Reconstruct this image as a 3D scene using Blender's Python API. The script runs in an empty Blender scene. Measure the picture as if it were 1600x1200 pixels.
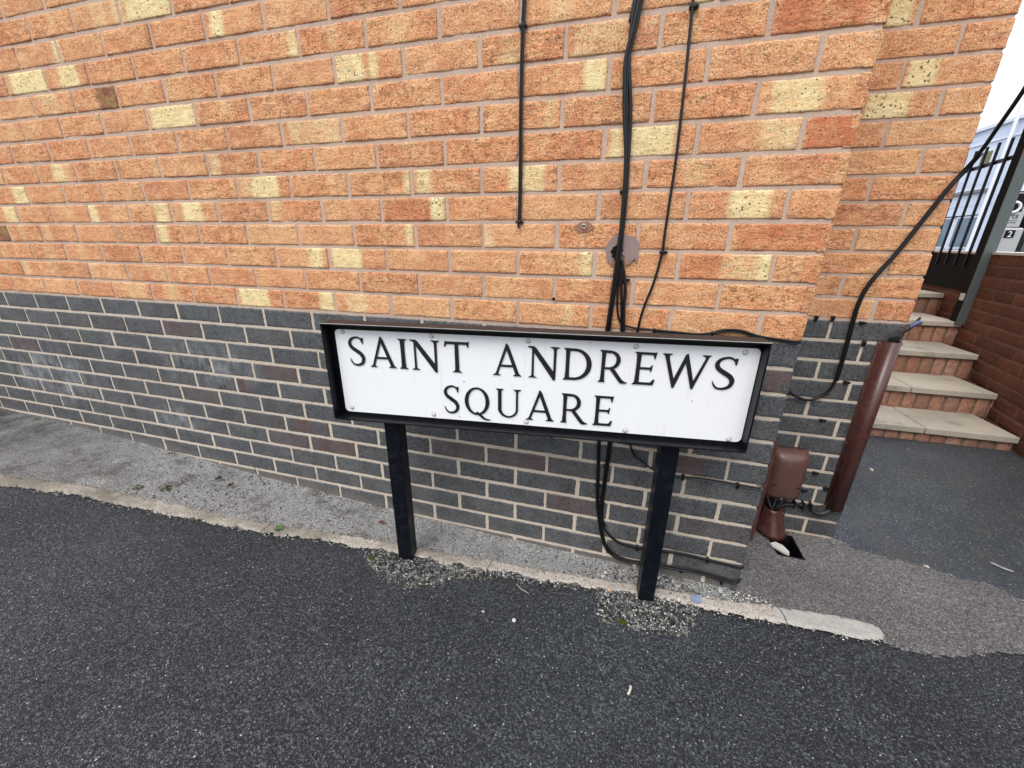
import bpy, bmesh, math, random
import numpy as np
from mathutils import Vector, Matrix, noise
R = math.radians
random.seed(7)
SC = bpy.context.scene
COL = SC.collection

# ---------------------------------------------------------------- camera, sky, sun, exposure
cam_d = bpy.data.cameras.new('camera'); cam = bpy.data.objects.new('camera', cam_d); COL.objects.link(cam)
CR = [[0.9613415, -0.1014625, 0.2559843], [0.2752178, 0.3242731, -0.9050426], [0.008819, 0.9405064, 0.3396614]]
M = Matrix([[CR[i][0], CR[i][1], CR[i][2], (-0.46116, -1.1932, 0.24631)[i]] for i in range(3)] + [[0, 0, 0, 1]])
cam.matrix_world = M
cam_d.sensor_width = 36.0; cam_d.lens = 36.0 * 615.406 / 1600.0
cam_d.clip_start = 0.02; cam_d.clip_end = 2000
SC.camera = cam

W = bpy.data.worlds.new('World'); SC.world = W; W.use_nodes = True
wn = W.node_tree; wn.nodes.clear()
wo = wn.nodes.new('ShaderNodeOutputWorld'); bg = wn.nodes.new('ShaderNodeBackground')
sky = wn.nodes.new('ShaderNodeTexSky'); sky.sky_type = 'NISHITA'; sky.sun_disc = False
SUN_EL, SUN_AZ = 52.0, 200.0     # azimuth measured clockwise from +Y: the light comes from behind the camera
sky.sun_elevation = R(SUN_EL); sky.sun_rotation = R(SUN_AZ); sky.air_density = 1.0; sky.dust_density = 4.0
tc = wn.nodes.new('ShaderNodeTexCoord'); cn = wn.nodes.new('ShaderNodeTexNoise')
cn.inputs['Scale'].default_value = 2.2; cn.inputs['Detail'].default_value = 6
cr = wn.nodes.new('ShaderNodeValToRGB'); cr.color_ramp.elements[0].position = .38; cr.color_ramp.elements[1].position = .62
cr.color_ramp.elements[0].color = (.55, .55, .55, 1); cr.color_ramp.elements[1].color = (.95, .95, .95, 1)
mx = wn.nodes.new('ShaderNodeMix'); mx.data_type = 'RGBA'; 
sz = wn.nodes.new('ShaderNodeSeparateXYZ'); wn.links.new(tc.outputs['Generated'], sz.inputs[0])       # overcast sky: brightest overhead
el_ = wn.nodes.new('ShaderNodeMapRange'); wn.links.new(sz.outputs['Z'], el_.inputs['Value']); el_.inputs['To Min'].default_value = .31; el_.inputs['To Max'].default_value = 1.0
vm = wn.nodes.new('ShaderNodeVectorMath'); vm.operation = 'SCALE'; vm.inputs[0].default_value = (14.6, 15.4, 16.6); wn.links.new(el_.outputs['Result'], vm.inputs['Scale'])
wn.links.new(vm.outputs['Vector'], mx.inputs['B'])
wn.links.new(tc.outputs['Generated'], cn.inputs['Vector']); wn.links.new(cn.outputs['Fac'], cr.inputs['Fac'])
wn.links.new(cr.outputs['Color'], mx.inputs['Factor']); wn.links.new(sky.outputs['Color'], mx.inputs['A'])
wn.links.new(mx.outputs['Result'], bg.inputs['Color']); bg.inputs['Strength'].default_value = 0.115
wn.links.new(bg.outputs['Background'], wo.inputs['Surface'])
sun_d = bpy.data.lights.new('sun', 'SUN'); sun = bpy.data.objects.new('sun', sun_d); COL.objects.link(sun)
sun_d.energy = 1.1; sun_d.angle = R(28); sun_d.color = (1.0, .96, .9)
az, el = R(SUN_AZ), R(SUN_EL)
sdir = Vector((math.sin(az) * math.cos(el), math.cos(az) * math.cos(el), math.sin(el)))
sun.rotation_euler = sdir.to_track_quat('Z', 'Y').to_euler(); sun.location = (0, -5, 8)
SC.view_settings.view_transform = 'Standard'; SC.view_settings.look = 'None'
SC.view_settings.exposure = 0.70; SC.view_settings.gamma = 1.0; SC.view_settings.use_curve_mapping = False

# ---------------------------------------------------------------- helpers
def tag(o, label=None, cat=None, group=None, kind=None):
    if label: o['label'] = label
    if cat: o['category'] = cat
    if group: o['group'] = group
    if kind: o['kind'] = kind
    return o
def empty(name, loc=(0, 0, 0)):
    o = bpy.data.objects.new(name, None); COL.objects.link(o); o.location = loc; o.empty_display_size = .1
    return o
def link(name, me, mat, parent=None, smooth=True):
    if mat is not None: me.materials.append(mat)
    o = bpy.data.objects.new(name, me); COL.objects.link(o)
    if smooth: me.polygons.foreach_set('use_smooth', [True] * len(me.polygons))
    if parent is not None:
        o.parent = parent; o.matrix_parent_inverse = Matrix.Translation(-Vector(parent.location))
    return o
def mesh_np(name, V, F, mat=None, parent=None, smooth=True, attrs=None):
    me = bpy.data.meshes.new(name); me.from_pydata([tuple(v) for v in V], [], [tuple(f) for f in F]); me.update()
    if attrs:
        for k, arr in attrs.items():
            a = me.color_attributes.new(k, 'FLOAT_COLOR', 'POINT'); a.data.foreach_set('color', np.asarray(arr, dtype=np.float32).ravel())
    return link(name, me, mat, parent, smooth)
class MB:
    def __init__(s): s.bm = bmesh.new()
    def box(s, x0, x1, y0, y1, z0, z1, bev=0, mat=None):
        r = bmesh.ops.create_cube(s.bm, size=1.0)
        for v in r['verts']:
            v.co = Vector(((x0 + x1) / 2 + v.co.x * (x1 - x0), (y0 + y1) / 2 + v.co.y * (y1 - y0), (z0 + z1) / 2 + v.co.z * (z1 - z0)))
        if bev:
            es = list({e for v in r['verts'] for e in v.link_edges})
            q = bmesh.ops.bevel(s.bm, geom=es, offset=bev, segments=2, affect='EDGES', profile=.5)
            vs = {v for f in q['faces'] for v in f.verts}
            vs |= {v for v in r['verts'] if v.is_valid}
        else: vs = set(r['verts'])
        if mat is not None:
            for v in vs: v.co = mat @ v.co
        return s
    def prism(s, pts, off, mat=None):           # closed outline (3D points) thickened by the vector off
        a = [s.bm.verts.new(Vector(p)) for p in pts]; b = [s.bm.verts.new(Vector(p) + Vector(off)) for p in pts]
        n = len(a)
        s.bm.faces.new(a); s.bm.faces.new(b[::-1])
        for i in range(n): s.bm.faces.new((a[(i + 1) % n], a[i], b[i], b[(i + 1) % n]))
        return s
    def tube(s, pts, r, seg=8, caps=True):
        pts = [Vector(p) for p in pts]; n = len(pts); rings = []
        t = (pts[1] - pts[0]).normalized(); up = Vector((0, 0, 1)) if abs(t.z) < .9 else Vector((0, 1, 0))
        u = t.cross(up).normalized()
        for i, p in enumerate(pts):
            t = (pts[min(i + 1, n - 1)] - pts[max(i - 1, 0)]).normalized()
            u = (u - t * u.dot(t)).normalized(); v = t.cross(u)
            rr = r[i] if isinstance(r, (list, tuple)) else r
            rings.append([s.bm.verts.new(p + (u * math.cos(2 * math.pi * k / seg) + v * math.sin(2 * math.pi * k / seg)) * rr) for k in range(seg)])
        for a, b in zip(rings, rings[1:]):
            for k in range(seg): s.bm.faces.new((a[k], a[(k + 1) % seg], b[(k + 1) % seg], b[k]))
        if caps: s.bm.faces.new(rings[0][::-1]); s.bm.faces.new(rings[-1])
        return s
    def build(s, name, mat, parent=None, smooth=False):
        bmesh.ops.recalc_face_normals(s.bm, faces=s.bm.faces)
        me = bpy.data.meshes.new(name); s.bm.to_mesh(me); s.bm.free()
        o = link(name, me, mat, parent, smooth)
        return o
def catmull(P, k=6):
    P = [Vector(p) for p in P]; Q = [P[0] * 2 - P[1]] + P + [P[-1] * 2 - P[-2]]; out = []
    for i in range(1, len(Q) - 2):
        for j in range(k):
            t = j / k; a, b, c, d = Q[i - 1:i + 3]
            out.append(.5 * ((2 * b) + (c - a) * t + (2 * a - 5 * b + 4 * c - d) * t * t + (3 * b - a - 3 * c + d) * t ** 3))
    out.append(P[-1]); return out
def nz(x, y, z, f): return noise.noise(Vector((x * f, y * f, z * f)))

# ---------------------------------------------------------------- materials
class NT:
    def __init__(s, name):
        s.m = bpy.data.materials.new(name); s.m.use_nodes = True; s.t = s.m.node_tree; s.n = s.t.nodes
        s.b = s.n['Principled BSDF']; s.co = s.n.new('ShaderNodeTexCoord').outputs['Object']
    def lk(s, a, b): s.t.links.new(a, b)
    def setin(s, sock, v):
        if isinstance(v, (int, float)): sock.default_value = v
        elif isinstance(v, (tuple, list)): sock.default_value = tuple(v) + ((1,) if len(v) == 3 and sock.type == 'RGBA' else ())
        else: s.lk(v, sock)
    def map(s, sc, src=None):
        m = s.n.new('ShaderNodeMapping'); m.inputs['Scale'].default_value = sc; s.lk(src or s.co, m.inputs['Vector']); return m.outputs['Vector']
    def noise(s, scale, detail=3, rough=.5, vec=None, dist=0):
        x = s.n.new('ShaderNodeTexNoise'); x.inputs['Scale'].default_value = scale; x.inputs['Detail'].default_value = detail
        x.inputs['Roughness'].default_value = rough; x.inputs['Distortion'].default_value = dist; s.lk(vec or s.co, x.inputs['Vector']); return x.outputs['Fac']
    def voro(s, scale, feature='F1', vec=None, out='Distance', rnd=1):
        x = s.n.new('ShaderNodeTexVoronoi'); x.feature = feature; x.inputs['Scale'].default_value = scale
        x.inputs['Randomness'].default_value = rnd; s.lk(vec or s.co, x.inputs['Vector']); return x.outputs[out]
    def ramp(s, fac, stops, interp='LINEAR'):
        x = s.n.new('ShaderNodeValToRGB'); x.color_ramp.interpolation = interp
        e = x.color_ramp.elements
        while len(e) > 1: e.remove(e[-1])
        for i, (p, c) in enumerate(stops):
            if i == 0: e[0].position = p; q = e[0]
            else: q = e.new(p)
            q.color = (c, c, c, 1) if isinstance(c, (int, float)) else tuple(c) + (1,)
        s.lk(fac, x.inputs['Fac']); return x.outputs['Color']
    def math(s, op, a, b=0., clamp=False):
        x = s.n.new('ShaderNodeMath'); x.operation = op; x.use_clamp = clamp; s.setin(x.inputs[0], a); s.setin(x.inputs[1], b); return x.outputs[0]
    def mix(s, f, a, b, mode='MIX'):
        x = s.n.new('ShaderNodeMix'); x.data_type = 'RGBA'; x.blend_type = mode
        s.setin(x.inputs['Factor'], f); s.setin(x.inputs['A'], a); s.setin(x.inputs['B'], b); return x.outputs['Result']
    def attr(s, name):
        x = s.n.new('ShaderNodeAttribute'); x.attribute_name = name
        y = s.n.new('ShaderNodeSeparateColor'); s.lk(x.outputs['Color'], y.inputs['Color']); return y.outputs['Red'], y.outputs['Green'], y.outputs['Blue'], x.outputs['Alpha']
    def sep(s, v):
        x = s.n.new('ShaderNodeSeparateColor'); s.lk(v, x.inputs['Color']); return x.outputs['Red'], x.outputs['Green'], x.outputs['Blue']
    def warp(s, scale, amt):
        x = s.n.new('ShaderNodeTexNoise'); x.inputs['Scale'].default_value = scale; x.inputs['Detail'].default_value = 2; s.lk(s.co, x.inputs['Vector'])
        v = s.n.new('ShaderNodeVectorMath'); v.operation = 'MULTIPLY_ADD'; s.lk(x.outputs['Color'], v.inputs[0]); v.inputs[1].default_value = (amt,) * 3; s.lk(s.co, v.inputs[2])
        w = s.n.new('ShaderNodeVectorMath'); w.operation = 'ADD'; s.lk(v.outputs[0], w.inputs[0]); w.inputs[1].default_value = (.3713, .7131, .2117); return w.outputs[0]
    def bump(s, h, strength=.5, dist=.002, prev=None):
        x = s.n.new('ShaderNodeBump'); x.inputs['Strength'].default_value = strength; x.inputs['Distance'].default_value = dist
        s.lk(h, x.inputs['Height'])
        if prev is not None: s.lk(prev, x.inputs['Normal'])
        s.lk(x.outputs['Normal'], s.b.inputs['Normal']); return x.outputs['Normal']
    def fin(s, col, rough=.8, spec=.3, metal=0):
        s.setin(s.b.inputs['Base Color'], col); s.setin(s.b.inputs['Roughness'], rough)
        s.b.inputs['Specular IOR Level'].default_value = spec; s.b.inputs['Metallic'].default_value = metal; return s.m

def mat_orange():
    t = NT('orange_brick'); Y, D, Rd, Wh = t.attr('tint'); r1, r2, r3, _ = t.attr('rnd')
    n1 = t.noise(55, 4, .65); n2 = t.noise(14, 3); nf = t.noise(190, 4, .75); drag = t.noise(1, 5, .65, t.map((30, 30, 110)), .6)
    n3 = t.noise(1, 4, .6, t.map((26, 26, 60)), 1.2)
    base = t.mix(r1, (.70, .262, .110), (.75, .340, .150))
    base = t.mix(t.math('MULTIPLY', t.ramp(r2, [(.5, 0), (1., 1)]), .6), base, (.70, .40, .20))
    base = t.mix(t.math('MULTIPLY', t.ramp(r3, [(.60, 0), (1., 1)]), .75), base, (.55, .20, .095))
    big = t.noise(9, 4, .6, None, .5)
    base = t.mix(t.ramp(big, [(.44, 0), (.66, .6)]), base, (.84, .51, .25))
    base = t.mix(t.ramp(big, [(.32, .7), (.48, 0)]), base, (.56, .215, .105))
    base = t.mix(t.ramp(n3, [(.52, 0), (.66, .45)]), base, (.88, .60, .36))        # pale flaked areas
    base = t.mix(t.ramp(n3, [(.32, .6), (.45, 0)]), base, (.54, .215, .10))        # dragged darker areas
    base = t.mix(t.ramp(nf, [(.56, 0), (.66, .6)]), base, (.93, .70, .46))
    style = t.ramp(r2, [(.3, 1), (.75, .4)])                                        # some bricks combed, some plain
    ridge = t.math('MULTIPLY', t.math('MULTIPLY', t.ramp(drag, [(.462, 0), (.488, 1), (.502, 1), (.528, 0)]), t.ramp(n1, [(.44, 0), (.58, 1)])), style)
    base = t.mix(t.math('MULTIPLY', ridge, .8), base, (.27, .105, .05))
    gr = t.noise(330, 2, .8)
    base = t.mix(t.ramp(gr, [(.37, .85), (.46, 0)]), base, (.33, .125, .055)); base = t.mix(t.ramp(gr, [(.56, 0), (.66, .6)]), base, (.93, .68, .42))
    base = t.mix(t.ramp(nf, [(.34, .85), (.42, 0)]), base, (.25, .095, .045))
    rm = t.math('MULTIPLY', Rd, t.ramp(t.math('ADD', n2, t.math('MULTIPLY', t.math('SUBTRACT', drag, .5), .8)), [(.3, .35), (.6, 1)]))
    base = t.mix(t.math('MULTIPLY', rm, .72), base, (.50, .135, .06))
    e = t.math('ADD', t.math('MULTIPLY', t.math('SUBTRACT', n1, .5), 1.1), t.math('MULTIPLY', t.math('SUBTRACT', nf, .5), 1.2))
    ym = t.ramp(t.math('ADD', Y, t.math('ADD', e, t.math('MULTIPLY', t.math('SUBTRACT', n2, .5), .8))), [(.20, 0), (.95, 1)])
    yc = t.mix(n2, (.84, .62, .22), (.86, .71, .38)); yc = t.mix(t.ramp(nf, [(.4, 0), (.65, .7)]), yc, (.90, .82, .58)); yc = t.mix(t.ramp(drag, [(.38, .5), (.48, 0)]), yc, (.62, .40, .16))
    base = t.mix(t.math('MULTIPLY', ym, .92), base, yc)
    dm = t.ramp(t.math('ADD', D, e), [(.4, 0), (.95, 1)])
    base = t.mix(t.math('MULTIPLY', dm, .8), base, t.mix(t.ramp(n2, [(.4, 0), (.6, 1)]), (.16, .045, .03), (.24, .15, .06)))
    wv = t.warp(160, .006)
    v = t.voro(170, vec=wv); vc = t.sep(t.voro(170, out='Color', vec=wv))
    sp = t.math('MULTIPLY', t.ramp(v, [(.20, 1), (.36, 0)]), t.ramp(vc[0], [(.86, 0), (.88, 1)]))
    v2 = t.voro(105, vec=wv); vc2 = t.sep(t.voro(105, out='Color', vec=wv))
    sp2 = t.math('MULTIPLY', t.math('MULTIPLY', t.ramp(v2, [(.24, 1), (.40, 0)]), t.ramp(vc2[1], [(.66, 0), (.68, 1)])), ym)
    base = t.mix(t.math('MULTIPLY', t.math('MAXIMUM', sp, sp2), .85), base, (.035, .018, .012))
    h = t.math('ADD', t.math('MULTIPLY', t.math('MULTIPLY', drag, style), 1.0), t.math('MULTIPLY', nf, .8)); h = t.math('ADD', h, t.math('MULTIPLY', n3, .8)); h = t.math('ADD', h, t.math('MULTIPLY', gr, .35)); h = t.math('SUBTRACT', h, t.math('MULTIPLY', ridge, .3))
    t.bump(h, 1., .0034)
    return t.fin(base, .88, .2)
def mat_blue():
    t = NT('charcoal_brick'); Y, D, Rd, Wh = t.attr('tint'); r1, r2, r3, _ = t.attr('rnd')
    n1 = t.noise(60, 4, .6); n2 = t.noise(9, 4, .6); nf = t.noise(230, 4, .7); vein = t.voro(150, 'DISTANCE_TO_EDGE', t.warp(90, .012)); nb = t.noise(110, 3, .6, None, 1.5)
    base = t.mix(r1, (.048, .050, .053), (.090, .092, .095))
    base = t.mix(t.ramp(r2, [(.5, 0), (1, .6)]), base, (.072, .072, .066))
    base = t.mix(t.ramp(n1, [(.4, 0), (.7, .55)]), base, (.130, .136, .142))
    base = t.mix(t.ramp(nf, [(.52, 0), (.75, .5)]), base, (.14, .145, .15))
    base = t.mix(t.ramp(nb, [(.48, 0), (.60, .75)]), base, (.15, .152, .15)); base = t.mix(t.math('MULTIPLY', t.ramp(vein, [(.03, .95), (.16, 0)]), t.ramp(n2, [(.35, .25), (.6, 1)])), base, (.018, .018, .020))
    base = t.mix(t.ramp(nf, [(.37, .85), (.46, 0)]), base, (.014, .014, .015))
    base = t.mix(t.math('MULTIPLY', t.ramp(r3, [(.86, 0), (1, .4)]), t.ramp(n2, [(.4, 0), (.6, 1)])), base, (.10, .055, .05))
    base = t.mix(t.math('MULTIPLY', Rd, t.ramp(n2, [(.3, .2), (.65, .8)])), base, (.105, .050, .045))
    wm = t.math('MULTIPLY', Wh, t.ramp(t.noise(16, 5, .7, t.map((1, 1, .5))), [(.42, 0), (.66, 1)]))
    base = t.mix(t.math('MULTIPLY', wm, .6), base, (.34, .36, .38))
    base = t.mix(t.math('MULTIPLY', D, .7), base, (.17, .145, .12))      # soil splash above the pavement
    t.bump(t.math('ADD', t.math('ADD', n1, nf), nb), .7, .0016)
    return t.fin(base, .55, .42)
def mat_mortar(name, c1, c2, dirt=(.2, .15, .12)):
    t = NT(name); n1 = t.noise(30, 4, .6); nf = t.noise(260, 3, .7); nl = t.noise(3, 3)
    c = t.mix(n1, c1, c2); c = t.mix(t.ramp(nf, [(.35, .4), (.5, 0)]), c, dirt); c = t.mix(t.ramp(nl, [(.5, 0), (.75, .35)]), c, dirt)
    t.bump(t.math('ADD', nf, n1), .8, .002); return t.fin(c, .92, .15)
def mat_tarmac(name, dark, mid, light, scale=150, specks=.03, bump=.8, brown=None, spec=.35, wear=None, gap=.35, clump=.0, cs=.5):
    t = NT(name); wv = t.warp(scale * .8, 1.3 / scale); lf = t.noise(.9, 5, .6)
    ed = t.voro(scale, 'DISTANCE_TO_EDGE', wv); v = t.voro(scale, vec=wv); vc = t.sep(t.voro(scale, out='Color', vec=wv))
    v3 = t.voro(scale * .5, vec=wv); vc3 = t.sep(t.voro(scale * .5, out='Color', vec=wv))
    nl = t.noise(1.7, 4, .6); nm = t.noise(11, 4, .6); nf = t.noise(scale * 2.4, 2, .7)
    c = t.ramp(vc[0], [(0, tuple(x * .55 for x in dark)), (.35, dark), (.78, mid), (1, light)])
    c = t.mix(t.ramp(nf, [(.45, 0), (.70, .45)]), c, mid)
    c = t.mix(t.ramp(ed, [(.02, 1 - gap), (.16, 0)]), c, tuple(x * .3 for x in dark))
    c = t.mix(t.ramp(nm, [(.42, 0), (.72, .35)]), c, tuple(x * .6 for x in dark))
    c = t.mix(t.ramp(nl, [(.45, 0), (.68, .30)]), c, mid); c = t.mix(t.ramp(lf, [(.38, .65), (.58, 0)]), c, tuple(x * .45 for x in dark))
    if clump:                                      # open texture: pits between groups of stones, and proud pale chips
        n5 = t.noise(scale * cs, 3, .65); n6 = t.noise(scale * cs * .45, 3, .6)
        c = t.mix(t.math('MULTIPLY', t.ramp(n5, [(.38, 1), (.47, 0)]), clump), c, tuple(x * .22 for x in dark))
        c = t.mix(t.math('MULTIPLY', t.ramp(n6, [(.36, .8), (.47, 0)]), clump), c, tuple(x * .35 for x in dark))
        c = t.mix(t.math('MULTIPLY', t.ramp(n5, [(.55, 0), (.64, .75)]), clump), c, light)
    if wear:                                       # dust lying on the surface, mottled
        x = t.n.new('ShaderNodeSeparateXYZ'); t.lk(t.co, x.inputs[0])
        g = t.math('ADD', t.math('MULTIPLY', t.math('SUBTRACT', x.outputs['X'], -2.9), .24), t.math('MULTIPLY', t.noise(6, 6, .72), 1.1))
        c = t.mix(t.math('MULTIPLY', t.ramp(g, [(.28, 0), (.72, 1)]), .88), c, t.mix(t.ramp(t.noise(150, 3, .8), [(.34, 0), (.60, 1)]), tuple(x * .22 for x in wear), tuple(min(1, x * 1.25) for x in wear)))
    if brown: c = t.mix(t.math('MULTIPLY', t.ramp(t.noise(7, 5, .7), [(.52, 0), (.66, 1)]), .6), c, brown)
    w = t.math('MULTIPLY', t.ramp(v, [(.34, 1), (.48, 0)]), t.ramp(vc[1], [(1 - specks - .01, 0), (1 - specks, 1)]))
    w2 = t.math('MULTIPLY', t.ramp(v3, [(.20, 1), (.30, 0)]), t.ramp(vc3[2], [(1 - specks * .2 - .004, 0), (1 - specks * .2, 1)]))
    c = t.mix(t.math('MULTIPLY', t.math('MAXIMUM', w, w2), .8), c, (.50, .50, .49))
    h = t.math('ADD', t.ramp(ed, [(0, 0), (.25, .7)]), t.math('MULTIPLY', nf, .35)); h = t.math('ADD', h, t.math('MULTIPLY', vc[2], .8))
    t.bump(h, bump, .0035)
    return t.fin(c, .66, spec)
def mat_plain(name, col, rough=.5, spec=.4, metal=0, var=.15, scale=20, bump=0, dust=None):
    t = NT(name); n = t.noise(scale, 4, .6)
    c = t.mix(n, tuple(x * (1 - var) for x in col), tuple(min(1, x * (1 + var)) for x in col))
    if dust: c = t.mix(t.ramp(t.noise(scale * 3, 5, .7), [(.52, 0), (.8, dust[1])]), c, dust[0])
    if bump: t.bump(t.noise(scale * 6, 3), bump, .001)
    return t.fin(c, rough, spec, metal)
def mat_slab():
    t = NT('paving_slab'); n = t.noise(7, 5, .65); nf = t.noise(160, 3, .7); ns = t.noise(2.5, 4)
    c = t.mix(n, (.42, .375, .31), (.56, .505, .42)); c = t.mix(t.ramp(ns, [(.42, 0), (.62, .6)]), c, (.30, .285, .23)); c = t.mix(t.ramp(t.noise(5, 6, .75), [(.56, 0), (.66, .6)]), c, (.20, .185, .15))
    c = t.mix(t.ramp(nf, [(.35, .5), (.5, 0)]), c, (.22, .20, .15)); t.bump(t.math('ADD', n, nf), .5, .002); return t.fin(c, .85, .2)
def mat_dbrick(name, cols):
    t = NT(name); r1, r2, r3, _ = t.attr('rnd'); n = t.noise(40, 4, .65); nl = t.noise(3, 4)
    c = t.mix(r1, cols[0], cols[1]); c = t.mix(t.ramp(r2, [(.6, 0), (1, .7)]), c, cols[2])
    c = t.mix(t.ramp(n, [(.4, .5), (.55, 0)]), c, tuple(x * .45 for x in cols[0])); c = t.mix(t.ramp(nl, [(.45, 0), (.7, .5)]), c, tuple(x * .6 for x in cols[0]))
    t.bump(n, .6, .003); return t.fin(c, .9, .15)
def mat_plate():
    t = NT('white_plate'); co = t.co; n = t.noise(2.5, 3); nf = t.noise(60, 5, .75)
    c = t.mix(n, (.78, .79, .81), (.83, .83, .84)); c = t.mix(t.ramp(nf, [(.58, 0), (.8, .28)]), c, (.45, .42, .36))
    st = t.noise(1, 4, .7, t.map((60, 60, 5))); c = t.mix(t.ramp(st, [(.56, 0), (.72, .16)]), c, (.46, .42, .34))       # rain streaks
    v = t.voro(16); vc = t.sep(t.voro(16, out='Color')); c = t.mix(t.math('MULTIPLY', t.ramp(v, [(.035, .6), (.06, 0)]), t.ramp(vc[0], [(.5, 0), (.52, 1)])), c, (.25, .20, .15))
    x = t.n.new('ShaderNodeSeparateXYZ'); t.lk(co, x.inputs[0])
    c = t.mix(t.math('MULTIPLY', t.ramp(t.math('ADD', x.outputs['Z'], t.math('MULTIPLY', t.noise(30, 3), .02)), [(0, 0), (.022, .34)]), 1.), c, (.52, .48, .40))   # dirt line under the top lip
    t.bump(t.noise(9, 2), .08, .002); return t.fin(c, .32, .5)
def mat_kerb():
    t = NT('concrete_edging'); n = t.noise(14, 5, .65); nf = t.noise(190, 3, .7); nl = t.noise(5, 5, .7)
    x = t.n.new('ShaderNodeSeparateXYZ'); t.lk(t.co, x.inputs[0])
    c = t.mix(n, (.36, .32, .275), (.52, .46, .40)); c = t.mix(t.ramp(nf, [(.38, .8), (.48, 0)]), c, (.10, .09, .08))
    g = t.math('SUBTRACT', t.math('MULTIPLY', nl, 1.3), t.math('MULTIPLY', t.math('ADD', x.outputs['X'], 1.6), .14))     # soil and algae gather further up the slope
    c = t.mix(t.ramp(g, [(.50, 0), (.85, .85)]), c, (.15, .135, .105))
    c = t.mix(t.math('MULTIPLY', t.ramp(t.math('SUBTRACT', x.outputs['X'], .096), [(0, 0), (.004, 1)]), .6), c, t.mix(nl, (.26, .26, .24), (.46, .455, .43)))   # the last length is newer grey concrete
    for cx, sl in ((.098, .35), (-.80, -.2), (-1.72, .1)):
        d = t.math('ABSOLUTE', t.math('ADD', t.math('SUBTRACT', x.outputs['X'], cx), t.math('ADD', t.math('MULTIPLY', x.outputs['Y'], sl), t.math('MULTIPLY', t.math('SUBTRACT', n, .5), .03))))
        c = t.mix(t.ramp(d, [(.0018, .92), (.0035, 0)]), c, (.035, .03, .025))
    t.bump(t.math('ADD', n, nf), .9, .004); return t.fin(c, .9, .15)

MO, MBL = mat_orange(), mat_blue()
M_MO = mat_mortar('pink_mortar', (.57, .42, .33), (.47, .345, .27), (.24, .16, .12))
M_MB = mat_mortar('cream_mortar', (.58, .50, .41), (.48, .41, .33), (.30, .24, .18))
M_ROAD = mat_tarmac('road_asphalt', (.040, .043, .049), (.086, .092, .104), (.21, .22, .235), 215, .014, 1., clump=.75, cs=.80)
M_STRIP = mat_tarmac('weathered_tarmac', (.10, .098, .095), (.20, .195, .19), (.38, .37, .36), 190, .06, 1.4, (.085, .07, .058), wear=(.58, .565, .545))
M_APRON = mat_tarmac('greyish_pink_tarmac', (.20, .185, .178), (.37, .345, .335), (.58, .55, .53), 240, .05, 1., clump=.55, cs=.7)
M_PATH = mat_tarmac('path_asphalt', (.060, .069, .080), (.098, .109, .124), (.18, .19, .21), 230, .025, .6, gap=.6, brown=(.085, .075, .055), clump=.4, cs=.7)
M_GRIT = mat_tarmac('loose_grit', (.05, .047, .042), (.15, .145, .135), (.50, .49, .46), 190, .14, 1.3, clump=.9, cs=.45)
M_GND = mat_tarmac('ground_tarmac', (.06, .06, .062), (.10, .10, .105), (.15, .15, .155), 120, .02)
M_KERB = mat_kerb()
M_BLACK = mat_plain('black_enamel', (.004, .0045, .006), .36, .18, 0, .2, 30, 0, ((.10, .09, .08), .12))
M_POST = mat_plain('black_post_paint', (.004, .005, .009), .34, .18, 0, .3, 12, .1, ((.09, .085, .08), .18))
M_RUST = mat_plain('dusty_brown_top', (.045, .030, .024), .8, .2, 0, .4, 25, .3)
M_CABLE = mat_plain('black_cable', (.005, .005, .006), .36, .35, 0, .2, 60)
M_GCABLE = mat_plain('grey_cable', (.06, .06, .065), .35, .5, 0, .2, 60)
M_BROWN = mat_plain('brown_plastic', (.070, .024, .020), .33, .5, 0, .22, 14, .05, ((.22, .15, .13), .30))
M_BOX = mat_plain('brown_box_plastic', (.105, .050, .038), .36, .5, 0, .18, 10, .05, ((.24, .17, .15), .32))
M_LEAD = mat_plain('grey_mastic', (.24, .17, .155), .5, .4, 0, .35, 30, .6)
M_BRASS = mat_plain('zinc_screw', (.55, .53, .48), .35, .5, 1, .1, 60)
M_RIVET = mat_plain('painted_rivet', (.58, .55, .52), .45, .5, 0, .1, 200)
M_INK = mat_plain('black_letter_paint', (.010, .010, .012), .35, .5, 0, .3, 50)
M_PLATE = mat_plate(); M_SLAB = mat_slab()
M_RISER = mat_dbrick('riser_brick', ((.36, .17, .115), (.46, .27, .20), (.19, .13, .095)))
M_RW = mat_dbrick('garden_wall_brick', ((.15, .062, .042), (.20, .085, .058), (.10, .052, .038)))
M_RWM = mat_mortar('garden_mortar', (.24, .16, .12), (.18, .12, .09), (.07, .05, .04))
M_COPE = mat_plain('pale_coping', (.62, .62, .58), .6, .3)
M_STEEL = mat_plain('railing_paint', (.006, .006, .009), .4, .2, 0, .2, 20)
M_GSTEEL = mat_plain('grey_post_paint', (.085, .105, .105), .35, .5, 0, .15, 12)
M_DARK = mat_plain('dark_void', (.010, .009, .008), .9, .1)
M_STONE = mat_plain('pale_stone', (.50, .46, .42), .8, .3, 0, .15, 60, .5)
M_WHITE = mat_plain('white_paint', (.78, .80, .84), .5, .4, 0, .03)

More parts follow.
